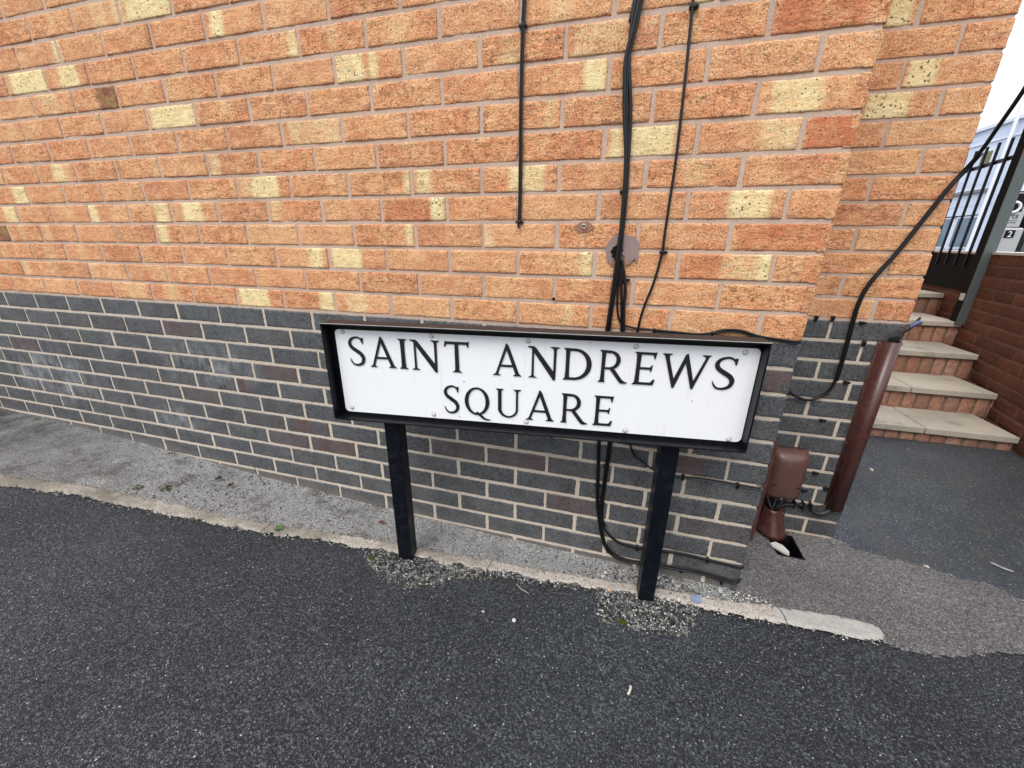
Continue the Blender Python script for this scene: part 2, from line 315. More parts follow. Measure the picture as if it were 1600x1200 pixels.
# ---------------------------------------------------------------- measured layout (metres; wall face y=0, corner x=0, top of plinth z=0)
YEL = [(-2.289, -2.238, 0.977, 0.8), (-2.101, -1.915, 0.925, 1), (-1.769, -1.718, 0.855, 0.9), (-1.494, -1.459, 0.79, 0.8), (-2.494, -2.455, 0.855, 0.9), (-2.773, -2.577, 0.786, 1), (-2.503, -2.407, 0.785, 0.9), (-2.607, -2.552, 0.716, 0.5), (-2.112, -1.911, 0.641, 1), (-3.013, -2.925, 0.41, 0.9), (-3.12, -3.036, 0.341, 0.9), (-2.583, -2.531, 0.341, 0.9), (-2.217, -2.148, 0.341, 0.9), (-2.075, -1.982, 0.34, 0.9), (-1.734, -1.621, 0.413, 1), (-2.226, -2.178, 0.262, 0.9), (-1.669, -1.617, 0.35, 0.5), (-1.528, -1.482, 0.196, 0.9), (-1.445, -1.338, 0.198, 0.8), (-1.341, -1.266, 0.705, 0.8), (-2.721, -2.642, 0.489, 0.7), (-1.54, -1.35, 0.564, 0.5), (-1.899, -1.845, 0.491, 0.6), (-2.694, -2.616, 0.512, 0.5), (-2.16, -2.101, 0.939, 0.6), (-1.289, -1.249, 0.713, 1), (-1.23, -1.205, 0.708, 1), (-0.616, -0.561, 0.638, 0.9), (-0.542, -0.509, 0.487, 1), (-0.503, -0.384, 0.483, 1), (-0.814, -0.711, 0.414, 0.9), (-1.106, -1.058, 0.408, 0.9), (-1.147, -1.12, 0.422, 0.8), (-1.059, -1.016, 0.34, 1), (-0.716, -0.68, 0.557, 0.5), (-1.153, -1.126, 0.27, 0.9), (-1.538, -1.482, 0.189, 0.8), (-1.445, -1.329, 0.191, 0.9), (-0.595, -0.563, 0.206, 0.9), (-0.649, -0.514, 0.703, 0.45), (-1.473, -1.35, 0.554, 0.45), (-1.161, -1.1, 0.776, 0.45), (-0.713, -0.647, 0.778, 0.45), (-0.19, -0.082, 0.557, 0.8), (-0.151, -0.114, 0.482, 0.6), (-0.234, -0.144, 0.338, 0.95), (-0.148, -0.115, 0.208, 0.8), (-0.36, -0.297, 0.409, 0.45), (-0.382, -0.344, 0.755, 0.8), (-1.888, -1.752, 0.035, 1), (-1.525, -1.462, 0.042, 1), (-1.415, -1.323, 0.047, 0.6), (-0.141, -0.113, 0.191, 1), (-1.589, -1.531, -0.013, 0.0)]
YEL2 = [(0.17, 0.224, 0.868, 1), (0.26, 0.325, 0.723, 1), (0.176, 0.284, 0.646, 1)]
DRK = [(-2.349, -2.245, 0.71, 1), (-2.045, -2.007, 0.855, 0.7), (-3.238, -3.141, 0.263, 1), (-2.748, -2.582, 0.919, 0.45), (-2.791, -2.681, 0.859, 0.45), (-1.327, -1.186, 0.269, 0.5), (-1.322, -1.171, 0.412, 0.4), (-1.238, -1.227, 0.71, 0.8)]
RED = [(-0.207, -0.125, 0.701, 1), (-0.124, -0.041, 0.689, 0.7), (-0.099, 0.004, 0.482, 1), (-0.205, 0.001, 0.262, 0.8), (-0.32, -0.211, 0.206, 0.6), (-1.222, -1.063, 0.341, 0.6), (-1.003, -0.784, 0.2, 0.2), (-0.187, -0.012, 0.241, 0.5)]
BRED = [(-2.363, -2.136, -0.12, 0.8), (-3.459, -3.237, -0.269, 0.8), (-1.852, -1.681, -0.261, 0.7), (-2.008, -1.946, -0.342, 1), (-1.745, -1.651, -0.491, 1), (-1.665, -1.456, -0.564, 0.9), (-1.902, -1.676, -0.568, 0.6), (-2.352, -2.133, -0.419, 0.6), (-1.599, -1.565, -0.494, 1), (-1.101, -0.898, -0.491, 0.9), (-0.881, -0.673, -0.485, 0.8), (-1.669, -1.447, -0.548, 0.8), (-0.927, -0.808, -0.179, 0.0), (-0.248, -0.18, -0.406, 1), (-0.649, -0.492, -0.632, 0.7), (-0.204, -0.011, -0.627, 0.35), (-0.103, -0.007, -0.711, 0.3), (-0.064, 0.001, -0.114, 0.9)]
CAB_A = [(-0.7761, -0.008, 0.8752), (-0.7746, -0.008, 0.803), (-0.7769, -0.008, 0.7531), (-0.7793, -0.008, 0.6057), (-0.7782, -0.008, 0.3783), (-0.7799, -0.008, 0.3033), (-0.7776, -0.008, 0.2827)]
CAB_B1 = [(-0.4906, -0.012, 0.8354), (-0.5009, -0.012, 0.7693), (-0.5101, -0.012, 0.7114), (-0.5198, -0.012, 0.6506), (-0.5105, -0.012, 0.545), (-0.4972, -0.012, 0.4461), (-0.4929, -0.012, 0.3256), (-0.4951, -0.012, 0.2286), (-0.5011, -0.012, 0.0891), (-0.5074, -0.012, -0.0241)]
CAB_B2 = [(-0.4962, -0.01, 0.8371), (-0.5081, -0.01, 0.7711), (-0.5138, -0.01, 0.7186), (-0.5109, -0.01, 0.6505), (-0.4973, -0.01, 0.5582), (-0.4909, -0.01, 0.4462), (-0.4897, -0.01, 0.3257), (-0.4883, -0.01, 0.2287), (-0.4958, -0.01, 0.0891), (-0.5001, -0.01, -0.024)]
CAB_B3 = [(-0.5018, -0.008, 0.8388), (-0.5124, -0.008, 0.7724), (-0.5181, -0.008, 0.7319)]
CAB_T1 = [(-0.4898, -0.008, 0.2084), (-0.4868, -0.008, 0.1605), (-0.4843, -0.008, 0.0894), (-0.4772, -0.008, 0.0438), (-0.4644, -0.008, 0.0239), (-0.4311, -0.008, 0.0148), (-0.3743, -0.008, 0.012), (-0.3138, -0.008, 0.0097), (-0.2583, -0.008, 0.008), (-0.2232, -0.008, 0.0141), (-0.2035, -0.008, 0.0217), (-0.1803, -0.008, 0.0259), (-0.1486, -0.008, 0.0245), (-0.1077, -0.008, 0.0133), (-0.0609, -0.008, 0.008), (-0.0229, -0.008, 0.0047), (-0.0071, -0.008, 0.0068)]
CAB_T2 = [(-0.4846, -0.012, 0.2087), (-0.4703, -0.012, 0.1526), (-0.4649, -0.012, 0.1176), (-0.4639, -0.012, 0.0728), (-0.4562, -0.012, -0.0203)]
CAB_T3 = [(-0.4932, -0.008, 0.2084), (-0.4816, -0.008, 0.1606), (-0.4728, -0.008, 0.0899), (-0.4616, -0.008, -0.0216)]
CAB_C = [(-0.3887, -0.008, 0.8023), (-0.3845, -0.008, 0.7575), (-0.3825, -0.008, 0.6999), (-0.379, -0.008, 0.6023), (-0.3763, -0.008, 0.4421), (-0.3779, -0.008, 0.3549), (-0.3797, -0.008, 0.2623), (-0.3796, -0.008, 0.2252), (-0.391, -0.008, 0.1462), (-0.4073, -0.008, 0.0841), (-0.4159, -0.008, 0.0381), (-0.4202, -0.008, -0.0186)]
CAB_D = [(-0.5054, -0.012, -0.2521), (-0.4997, -0.012, -0.3699), (-0.496, -0.012, -0.4411), (-0.4915, -0.012, -0.5225), (-0.4864, -0.012, -0.5992), (-0.4756, -0.012, -0.6639), (-0.4613, -0.012, -0.7296), (-0.441, -0.012, -0.7841), (-0.4067, -0.012, -0.8155), (-0.3679, -0.012, -0.8253), (-0.3177, -0.012, -0.823), (-0.2436, -0.012, -0.8166), (-0.1919, -0.012, -0.8133), (-0.1269, -0.012, -0.8116), (-0.0598, -0.012, -0.82), (-0.0166, -0.012, -0.8211), (-0.0016, -0.012, -0.8083)]
CAB_E = [(-0.4663, -0.008, -0.2487), (-0.4669, -0.008, -0.3738), (-0.4687, -0.008, -0.446), (-0.4716, -0.008, -0.534), (-0.4732, -0.008, -0.5914), (-0.4692, -0.008, -0.6655), (-0.4578, -0.008, -0.6958), (-0.4327, -0.008, -0.7287), (-0.3975, -0.008, -0.7508), (-0.3359, -0.008, -0.7575), (-0.2521, -0.008, -0.7495), (-0.1767, -0.008, -0.7461), (-0.1102, -0.008, -0.7499), (-0.0512, -0.008, -0.7527), (-0.0124, -0.008, -0.7553), (0.0015, -0.008, -0.7487)]
CAB_F = [(-0.411, -0.008, -0.3305), (-0.3862, -0.008, -0.3959), (-0.3539, -0.008, -0.4187), (-0.3179, -0.008, -0.4407), (-0.2487, -0.008, -0.4517), (-0.1836, -0.008, -0.4465), (-0.1231, -0.008, -0.4466), (-0.0743, -0.008, -0.4487), (-0.0215, -0.008, -0.4498), (-0.0086, -0.008, -0.445)]
CAB_O = [(0.4111, 0.2, 0.6881), (0.4494, 0.3, 0.6181), (0.4656, 0.36, 0.5654), (0.4637, 0.4, 0.494), (0.4529, 0.42, 0.4519), (0.4319, 0.425, 0.4072), (0.3981, 0.43, 0.3188), (0.3601, 0.432, 0.2238), (0.3154, 0.432, 0.1321), (0.2988, 0.432, 0.0575), (0.3001, 0.432, -0.042), (0.3023, 0.432, -0.1346), (0.3017, 0.432, -0.2194), (0.2842, 0.432, -0.2714), (0.24, 0.432, -0.3022), (0.1964, 0.432, -0.2945), (0.1673, 0.432, -0.2771)]
CLIP = [(-0.7807, 0.0, 0.7541), (-0.782, 0.0, 0.3002), (-0.498, 0.0, 0.3732), (-0.5148, 0.0, 0.6154), (-0.4932, 0.0, 0.1509), (-0.4683, 0.0, 0.1482), (-0.3789, 0.0, 0.2234), (-0.3832, 0.0, 0.7473), (-0.3734, 0.0, 0.0076), (-0.221, 0.0, 0.0089), (-0.1092, 0.0, 0.0079), (-0.4704, 0.0, -0.4559), (-0.4914, 0.0, -0.5354), (-0.4726, 0.0, -0.6048), (-0.3354, -0.0, -0.7615), (-0.1083, 0.0, -0.754), (-0.1816, 0.0, -0.8191), (-0.0514, 0.0, -0.8324), (-0.2286, 0.0, -0.453), (-0.0717, 0.0, -0.4534)]
CLIP2 = [(0.1938, 0.445, 0.0044), (0.2438, 0.445, 0.0062), (0.3304, 0.445, -0.0066), (0.3559, 0.445, -0.0751), (0.3382, 0.445, -0.2248), (0.3009, 0.445, -0.3815), (0.3091, 0.445, -0.164), (0.3303, 0.445, -0.6075), (0.3102, 0.445, -0.6957), (0.3809, 0.445, -0.6724)]
HOLE = [(-0.5171, -0.004, 0.2583), (-0.506, -0.004, 0.2682), (-0.4839, -0.004, 0.2683), (-0.4581, -0.004, 0.2619), (-0.4453, -0.004, 0.2522), (-0.4408, -0.004, 0.2126), (-0.4419, -0.004, 0.1923), (-0.4485, -0.004, 0.2057), (-0.4624, -0.004, 0.1919), (-0.4704, -0.004, 0.1865), (-0.4765, -0.004, 0.2119), (-0.491, -0.004, 0.2201), (-0.504, -0.004, 0.2115), (-0.5085, -0.004, 0.1839), (-0.5242, -0.004, 0.2025), (-0.5307, -0.004, 0.2364)]
BOLT = [(-0.5595, -0.004, 0.268), (-0.67, -0.004, 0.0859)]
KB = [(-2.953, -0.398), (-2.594, -0.335), (-2.304, -0.3), (-2.01, -0.271), (-1.71, -0.242), (-1.501, -0.209), (-1.342, -0.186), (-1.221, -0.17), (-1.057, -0.153), (-0.935, -0.143), (-0.8, -0.125), (-0.642, -0.112), (-0.531, -0.099), (-0.227, -0.065), (-0.096, -0.059), (0.096, -0.035), (0.275, -0.019), (0.388, -0.016)]
KF = [(-2.878, -0.432), (-2.524, -0.374), (-2.231, -0.347), (-1.959, -0.31), (-1.668, -0.281), (-1.474, -0.241), (-1.313, -0.227), (-1.199, -0.205), (-1.04, -0.189), (-0.917, -0.186), (-0.79, -0.157), (-0.635, -0.149), (-0.527, -0.13), (-0.221, -0.098), (-0.102, -0.098), (0.08, -0.09), (0.252, -0.079), (0.39, -0.069)]
PB = [(0.486, 0.46), (0.537, 0.404), (0.642, 0.376), (0.736, 0.367), (0.817, 0.334), (0.9, 0.335), (0.934, 0.297), (0.953, 0.269)]
AR = [(0.39, -0.069), (0.444, -0.074), (0.546, -0.056), (0.659, -0.016), (0.77, 0.017)]
PL = [(-1.264, -0.257), (-1.217, -0.295), (-1.147, -0.325), (-1.053, -0.323), (-0.957, -0.283), (-0.951, -0.245), (-0.857, -0.217), (-0.777, -0.177), (-0.631, -0.168), (-0.524, -0.149)]
PR = [(-0.456, -0.145), (-0.443, -0.242), (-0.394, -0.242), (-0.318, -0.243), (-0.206, -0.219), (-0.168, -0.178), (-0.134, -0.121)]

# ---------------------------------------------------------------- brickwork
def row_edges(r, u0, u1, end, even='header'):
    """bricks of course r counted back from the corner at u=end (direction -u) or forward when end is at u0"""
    hd = (r % 2 == 0) if even == 'header' else (r % 2 != 0)
    L = []; sgn = -1 if end == u1 else 1
    a = end; first = .1025 if hd else .215
    b = a + sgn * first; L.append((a, b))
    while True:
        a = b + sgn * .010; b = a + sgn * .215
        if (sgn < 0 and a <= u0) or (sgn > 0 and a >= u1): break
        b = max(b, u0) if sgn < 0 else min(b, u1)
        if abs(b - a) > .02: L.append((a, b))
        if b in (u0, u1): break
    return [(min(p), max(p)) for p in L]
def brick_mesh(name, O, U, N, rows, u0, u1, end, mat, parent, even='header', bands=None, amp=.0011, rag=.0012, res=.009, whitef=None, cut=None, seed=0, soil=False):
    O, U, N = Vector(O), Vector(U).normalized(), Vector(N); rnd = random.Random(seed)
    V, F, T, Q = [], [], [], []
    bands = bands or {}
    for r in rows:
        for (a, b) in row_edges(r, u0, u1, end, even):
            z0, z1 = .075 * r + .005 + rnd.uniform(-.0008, .0008), .075 * r + .070 + rnd.uniform(-.0008, .0008)
            if abs(a - end) > 1e-4: a += rnd.uniform(-.0016, .0016)
            if abs(b - end) > 1e-4: b += rnd.uniform(-.0016, .0016)
            rr = (rnd.random(), rnd.random(), rnd.random()); proud = rnd.uniform(-.0008, .0012)
            far = cut is not None and not cut(.5 * (a + b), r)
            rs = .05 if far else res
            nx = max(3, int((b - a) / rs)); nzc = max(3, int(.065 / rs))
            us = [a, a + .0014, a + .004] + [a + (b - a) * i / nx for i in range(1, nx)] + [b - .004, b - .0014, b]
            zs = [z0, z0 + .0014, z0 + .004] + [z0 + (z1 - z0) * i / nzc for i in range(1, nzc)] + [z1 - .004, z1 - .0014, z1]
            us.sort(); zs.sort(); nu, nw = len(us), len(zs); base = len(V)
            sx = rnd.uniform(0, 50)
            for j, z in enumerate(zs):
                for i, u in enumerate(us):
                    e = min(i, nu - 1 - i, j, nw - 1 - j)
                    du = dz = 0
                    if not far:
                        h = amp * (nz(u * .5 + sx, 0, z * 2.6, 30) + .8 * nz(u + sx, 3, z, 70) + 1.3 * max(-.6, nz(u + sx, 9, z * 1.5, 17))) + proud
                        if e <= 1:
                            if i <= 1 or i >= nu - 2: du = rag * nz(sx, z, 1, 90) * (1 if e == 0 else .6) + rag * .8 * nz(sx, z, 5, 260)
                            if j <= 1 or j >= nw - 2: dz = rag * nz(u, sx, 2, 80) * (1 if e == 0 else .6) + rag * .8 * nz(u, sx, 6, 260)
                    else: h = proud
                    h += (-.0032, -.0007, 0)[min(e, 2)]
                    p = O + U * (u + du) + N * h; V.append((p.x, p.y, p.z + z + dz))
                    y = d = rd = w = 0.
                    for (xa, xb, zb, s) in bands.get('Y', {}).get(r, ()):
                        if a - .02 < .5 * (xa + xb) < b + .02:
                            k = min(1, max(0, min(u - xa, xb - u) / .024 + .55)); y = max(y, k * s)
                    for (xa, xb, zb, s) in bands.get('D', {}).get(r, ()):
                        if a - .02 < .5 * (xa + xb) < b + .02:
                            k = min(1, max(0, min(u - xa, xb - u) / .02 + .5)); d = max(d, k * s)
                    for (xa, xb, zb, s) in bands.get('R', {}).get(r, ()):
                        if a - .02 < .5 * (xa + xb) < b + .02:
                            k = min(1, max(0, min(u - xa, xb - u) / .02 + .5)); rd = max(rd, k * s)
                    if whitef: w = whitef(u, z)
                    if soil: d = max(0., min(1, 1 - (z - wall_base(u)) / .05))
                    T.append((y, d, rd, w)); Q.append((*rr, 1))
            for j in range(nw - 1):
                for i in range(nu - 1):
                    F.append((base + j * nu + i, base + j * nu + i + 1, base + (j + 1) * nu + i + 1, base + (j + 1) * nu + i))
            # skirt running back into the joint
            ring = [base + i for i in range(nu)] + [base + j * nu + nu - 1 for j in range(1, nw)] + [base + (nw - 1) * nu + i for i in range(nu - 2, -1, -1)] + [base + j * nu for j in range(nw - 2, 0, -1)]
            sb = len(V)
            for k in ring:
                p = Vector(V[k]) - N * .018; V.append(tuple(p)); T.append(T[k]); Q.append(Q[k])
            n = len(ring)
            for k in range(n): F.append((ring[(k + 1) % n], ring[k], sb + k, sb + (k + 1) % n))
    if N.cross(U).z > 0: pass
    flip = (U.cross(Vector((0, 0, 1)))).dot(N) < 0
    if flip: F = [f[::-1] for f in F]
    return mesh_np(name, V, F, mat, parent, True, {'tint': T, 'rnd': Q})
def group_rows(L):
    d = {}
    for t in L: d.setdefault(math.floor(t[2] / .075), []).append(t)
    return d
def mortar_sheet(name, O, U, N, u0, u1, z0, z1, depth, mat, parent, res=.02, amp=.0006, zf=None):
    O, U, N = Vector(O), Vector(U).normalized(), Vector(N); nu = max(1, int((u1 - u0) / res)); nw = max(1, int((z1 - z0) / res)); V, F = [], []
    for j in range(nw + 1):
        for i in range(nu + 1):
            u = u0 + (u1 - u0) * i / nu; z = z0 + (z1 - z0) * j / nw
            p = O + U * u + N * (-depth + amp * nz(u, 1, z, 40)); V.append((p.x, p.y, z))
    for j in range(nw):
        for i in range(nu): F.append((j * (nu + 1) + i, j * (nu + 1) + i + 1, (j + 1) * (nu + 1) + i + 1, (j + 1) * (nu + 1) + i))
    if (U.cross(Vector((0, 0, 1)))).dot(N) < 0: F = [f[::-1] for f in F]
    return mesh_np(name, V, F, mat, parent, True)

WX = [-8, -3.86, -3.4, -2.98, -2.46, -1.96, -1.68, -1.24, -.9, -.43, 0, .5, 3]
WZ = [-.50, -.685, -.70, -.722, -.757, -.793, -.808, -.832, -.847, -.860, -.864, -.868, -.87]
def wall_base(x): return float(np.interp(x, WX, WZ))
def gz(x, y):
    w = wall_base(x)
    if y < 0: return w + .05 * min(1, max(0, (-x - .2) / .8)) * min(-y, .35)
    return w + float(np.interp(y, [0, .445, 1.4, 4], [0, -.036, .004, .01]))

bld = tag(empty('brick_building', (-2, .2, -.86)), 'orange brick building side wall with yellow marked bricks over a charcoal brick plinth', 'building')
fr = dict(Y=group_rows(YEL), D=group_rows(DRK), R=group_rows(RED)); fr_b = dict(R=group_rows(BRED))
# a scatter of faint kiss marks on courses where the photo shows softer ones
rr_ = random.Random(3)
for r in range(-0, 24):
    for k in range(40):
        x = -.1 - .225 * k - rr_.uniform(0, .1)
        if r > 12 or x < -3.15:
            q = rr_.random()
            if q < .22: fr['Y'].setdefault(r, []).append((x - .05, x, .075 * r + .03, rr_.uniform(.5, 1)))
            elif q < .28: fr['D'].setdefault(r, []).append((x - .08, x, .075 * r + .03, rr_.uniform(.5, 1)))
        elif rr_.random() < .10: fr['Y'].setdefault(r, []).append((x - rr_.uniform(.03, .12), x, .075 * r + .03, rr_.uniform(.3, .5)))
def effl(u, z):
    a = max(0, 1 - ((u + 3.25) / .42) ** 2 - ((z + .42) / .17) ** 2) + .8 * max(0, 1 - ((u + 2.15) / .3) ** 2 - ((z + .27) / .12) ** 2) + .8 * max(0, 1 - ((u + 2.45) / .22) ** 2 - ((z + .55) / .07) ** 2)
    return min(1, .12 + a)
near = lambda u, r: u > -4.1 and r < 15
brick_mesh('brickwork', (0, 0, 0), (1, 0, 0), (0, -1, 0), range(0, 30), -6.0, 0, 0, MO, bld, bands=fr, amp=.0013, rag=.0014, cut=near, seed=11)
brick_mesh('plinth', (0, 0, 0), (1, 0, 0), (0, -1, 0), range(-12, 0), -6.0, 0, 0, MBL, bld, bands=fr_b, amp=.0006, rag=.0020, cut=near, seed=12, whitef=effl, soil=True)
mortar_sheet('mortar', (0, 0, 0), (1, 0, 0), (0, -1, 0), -6, -.004, -.004, 2.25, .0028, M_MO, bld)
mortar_sheet('plinth_mortar', (0, 0, 0), (1, 0, 0), (0, -1, 0), -6, -.004, -.95, -.004, .0018, M_MB, bld)
# return beside the recess, recessed wall, and the passage side
for nm, O, U, N, u0, u1, end, ev, bd in (
        ('return', (0, 0, 0), (0, 1, 0), (1, 0, 0), 0, .445, 0, 'stretcher', {}),
        ('recess', (0, .445, 0), (1, 0, 0), (0, -1, 0), 0, .465, .465, 'header', dict(Y=group_rows(YEL2))),
        ('passage', (.465, .445, 0), (0, 1, 0), (1, 0, 0), 0, 5.5, 0, 'stretcher', {})):
    cutf = (lambda u, r: r < 16) if nm != 'passage' else (lambda u, r: False)
    brick_mesh('brickwork', O, U, N, range(0, 30), u0, u1, end, MO, bld, even=ev, bands=bd, amp=.0013, rag=.0014, cut=cutf, seed=21 + len(nm))
    brick_mesh('plinth', O, U, N, range(-13, 0), u0, u1, end, MBL, bld, even=ev, amp=.0005, rag=.0011, cut=cutf, seed=31 + len(nm), bands=dict(R={-4: [(.27, .36, 0, .35)], -9: [(.1, .2, 0, .3)]}) if nm == 'recess' else {})
    s0, s1 = (0 if nm != 'recess' else 0), (u1 - .004 if nm == 'recess' else u1)
    mortar_sheet('mortar', O, U, N, .004, s1, -.004, 2.25, .0028, M_MO, bld, .03)
    mortar_sheet('plinth_mortar', O, U, N, .004, s1, -1.0, -.004, .0018, M_MB, bld, .03)
# solid core behind the faces, and the upper storey
MB().box(-6, -.012, .012, 3, -1, 2.24).box(-.02, .453, .457, 5.9, -1, 2.24).build('core', M_MO, bld)
MB().box(-6, -.003, .003, 5.9, 2.25, 6.5).box(-.003, .462, .448, 5.9, 2.25, 6.5).build('upper_wall', MO, bld)

# ---------------------------------------------------------------- ground
def coarse_ground():
    xs = [-300, -60, -20, -10, -7] + [-6 + .25 * i for i in range(41)] + [5, 7, 10, 20, 60, 300]
    ys = [-300, -60, -20, -8, -4] + [-3 + .25 * i for i in range(37)] + [7, 10, 20, 60, 300]
    V = [(x, y, gz(max(-8, min(3, x)), max(-3, min(4, y))) - .03) for y in ys for x in xs]; n = len(xs)
    # the gully mouth is left open
    F = [(j * n + i, j * n + i + 1, (j + 1) * n + i + 1, (j + 1) * n + i) for j in range(len(ys) - 1) for i in range(n - 1) if not (0 <= xs[i] < .5 and .25 <= ys[j] < .5) ]
    tag(mesh_np('ground', V, F, M_GND), kind='structure')
coarse_ground()
KBx, KBy = zip(*KB); KFx, KFy = zip(*KF)
def kerb_back(x): return float(np.interp(x, [-7, *KBx], [-.80, *KBy]))
def kerb_front(x): return float(np.interp(x, [-7, *KFx], [-.84, *KFy]))
def inpoly(x, y, P):
    c = False; n = len(P)
    for i in range(n):
        x1, y1 = P[i]; x2, y2 = P[(i + 1) % n]
        if (y1 > y) != (y2 > y) and x < (x2 - x1) * (y - y1) / (y2 - y1) + x1: c = not c
    return c
PATHB = [(-.02, .60)] + [(.40, .49)] + PB + [(1.05, .22), (1.25, .13), (1.6, .05), (2.2, .0), (3.0, -.05)]
def path_edge(x): return float(np.interp(x, [p[0] for p in PATHB], [p[1] for p in PATHB]))
AR2 = [(.39, -.069), (.444, -.074), (.546, -.056), (.659, -.016), (.77, .017), (1.0, .05), (1.4, .02), (3, -.1)]
def apron_front(x): return float(np.interp(x, [p[0] for p in AR2], [p[1] for p in AR2]))
KEND = .392
PLp = [(x, y - .004) for x, y in PL] + [(-.53, -.12), (-.9, -.135), (-1.25, -.18)]
PRp = PR + [(-.13, -.085), (-.2, -.09), (-.45, -.11)]
GUL = [(.180, .262), (.292, .262), (.292, .385), (.180, .385)]
def region(x, y):
    j = .006 * nz(x, y, 0, 22) + .006 * nz(x, y, 4, 75) + .005 * nz(x, y, 8, 190)
    jj = .010 * nz(x, y, 0, 12) + .010 * nz(x, y, 7, 60) + .006 * nz(x, y, 3, 180)
    if .205 < x < .296 and .258 < y < .39: return 'void'
    if x > .465 - .02 and y > path_edge(x) + j: return 'path'
    if x < KEND + j * .5:
        kb, kf = kerb_back(x), kerb_front(x)
        e = .7 * j if x > -.1 else j * .9
        if kf + e * (1.6 if x > -.9 else 2.2) + .003 < y < kb - e * (1.1 if x > -.9 else 2.0) - (.003 if x > -.9 else .008):
            if not (x > KEND - .03 and y < kf + (x - KEND + .03) * .8): return 'kerb'
        if y >= kb - e * (1.1 if x > -.9 else 2.0) - (.003 if x > -.9 else .008): return 'strip' if x < -.02 + jj else 'apron'
    elif y > apron_front(x) + jj: return 'apron'
    if inpoly(x + jj, y + jj, PLp) or inpoly(x - jj, y + jj, PRp): return 'grit'
    return 'road'
def fine_ground():
    x0, x1, y0, y1 = -4.6, 2.3, -1.35, 3.2
    cells = {}
    def height(x, y, reg):
        h = gz(x, y) + .0025 * nz(x, y, 0, 3)
        if reg == 'road':
            h += .0009 * nz(x, y, 0, 60) - .003
            d = kerb_front(x) - y if x < KEND else apron_front(x) - y
            h += -.008 * max(0, 1 - abs(d) / .03) * (1 if x > -.1 else .5)
        elif reg == 'grit': h += .0035 * nz(x, y, 0, 28) + .002 * nz(x, y, 0, 90) + .001
        elif reg == 'strip': h += .0035 * nz(x, y, 0, 9) + .0015 * nz(x, y, 0, 60) + .001 + .006 * max(0, 1 + y / .03)
        elif reg == 'apron': h += .0012 * nz(x, y, 0, 60)
        elif reg == 'path': h += .004 + .0006 * nz(x, y, 0, 50)
        elif reg == 'kerb': h += .005 + .0022 * nz(x, y, 0, 30) + .0012 * nz(x, y, 0, 110) - (.004 * max(0, 1 - abs(x - .096) / .004))
        return h
    blocks = [(-4.6, -2.6, -.75, .03, .010), (-2.6, .8, -.45, .03, .006), (-2.6, .8, -1.35, -.45, .014), (-4.6, -2.6, -1.35, -.75, .03),
              (.8, 2.3, -1.35, -.1, .03), (.8, 2.3, -.1, .6, .010), (0, .8, .03, .6, .006), (.3, 2.3, .6, 1.75, .014)]
    blocks = [(round(a, 3), round(b, 3), c, d, s) for a, b, c, d, s in blocks]
    mats = dict(road=M_ROAD, grit=M_GRIT, strip=M_STRIP, apron=M_APRON, path=M_PATH, kerb=M_KERB)
    names = dict(road='road', grit='patch', strip='pavement', apron='apron', path='path', kerb='kerb')
    out = {k: ([], [], {}) for k in mats}
    for bi, (a, b, c, d, s) in enumerate(blocks):
        nx, ny = int(round((b - a) / s)), int(round((d - c) / s))
        reg = {}
        for j in range(ny):
            for i in range(nx):
                reg[i, j] = region(a + (b - a) * (i + .5) / nx, c + (d - c) * (j + .5) / ny)
        for (i, j), rg in reg.items():
            todo = {rg}
            for di in (-1, 0, 1):                # each surface runs one cell under its neighbour
                for dj in (-1, 0, 1):
                    q = reg.get((i + di, j + dj)); 
                    if q and q != 'void' and q != rg: todo.add(q)
            if rg == 'void': todo = set()
            for q in todo:
                V, F, ix = out[q]; f = []
                for (ii, jj) in ((i, j), (i + 1, j), (i + 1, j + 1), (i, j + 1)):
                    key = (bi, ii, jj)
                    if key not in ix:
                        x, y = a + (b - a) * ii / nx, c + (d - c) * jj / ny
                        # vertices that lie outside their own region dip under the neighbour
                        own = any(reg.get((ii + p, jj + r)) == q for p in (-1, 0) for r in (-1, 0))
                        ix[key] = len(V); V.append((x, y, height(x, y, q) - (0 if own else .006)))
                    f.append(ix[key])
                F.append(tuple(f))
    for k, (V, F, ix) in out.items():
        o = tag(mesh_np(names[k], V, F, mats[k]), kind='structure')
fine_ground()
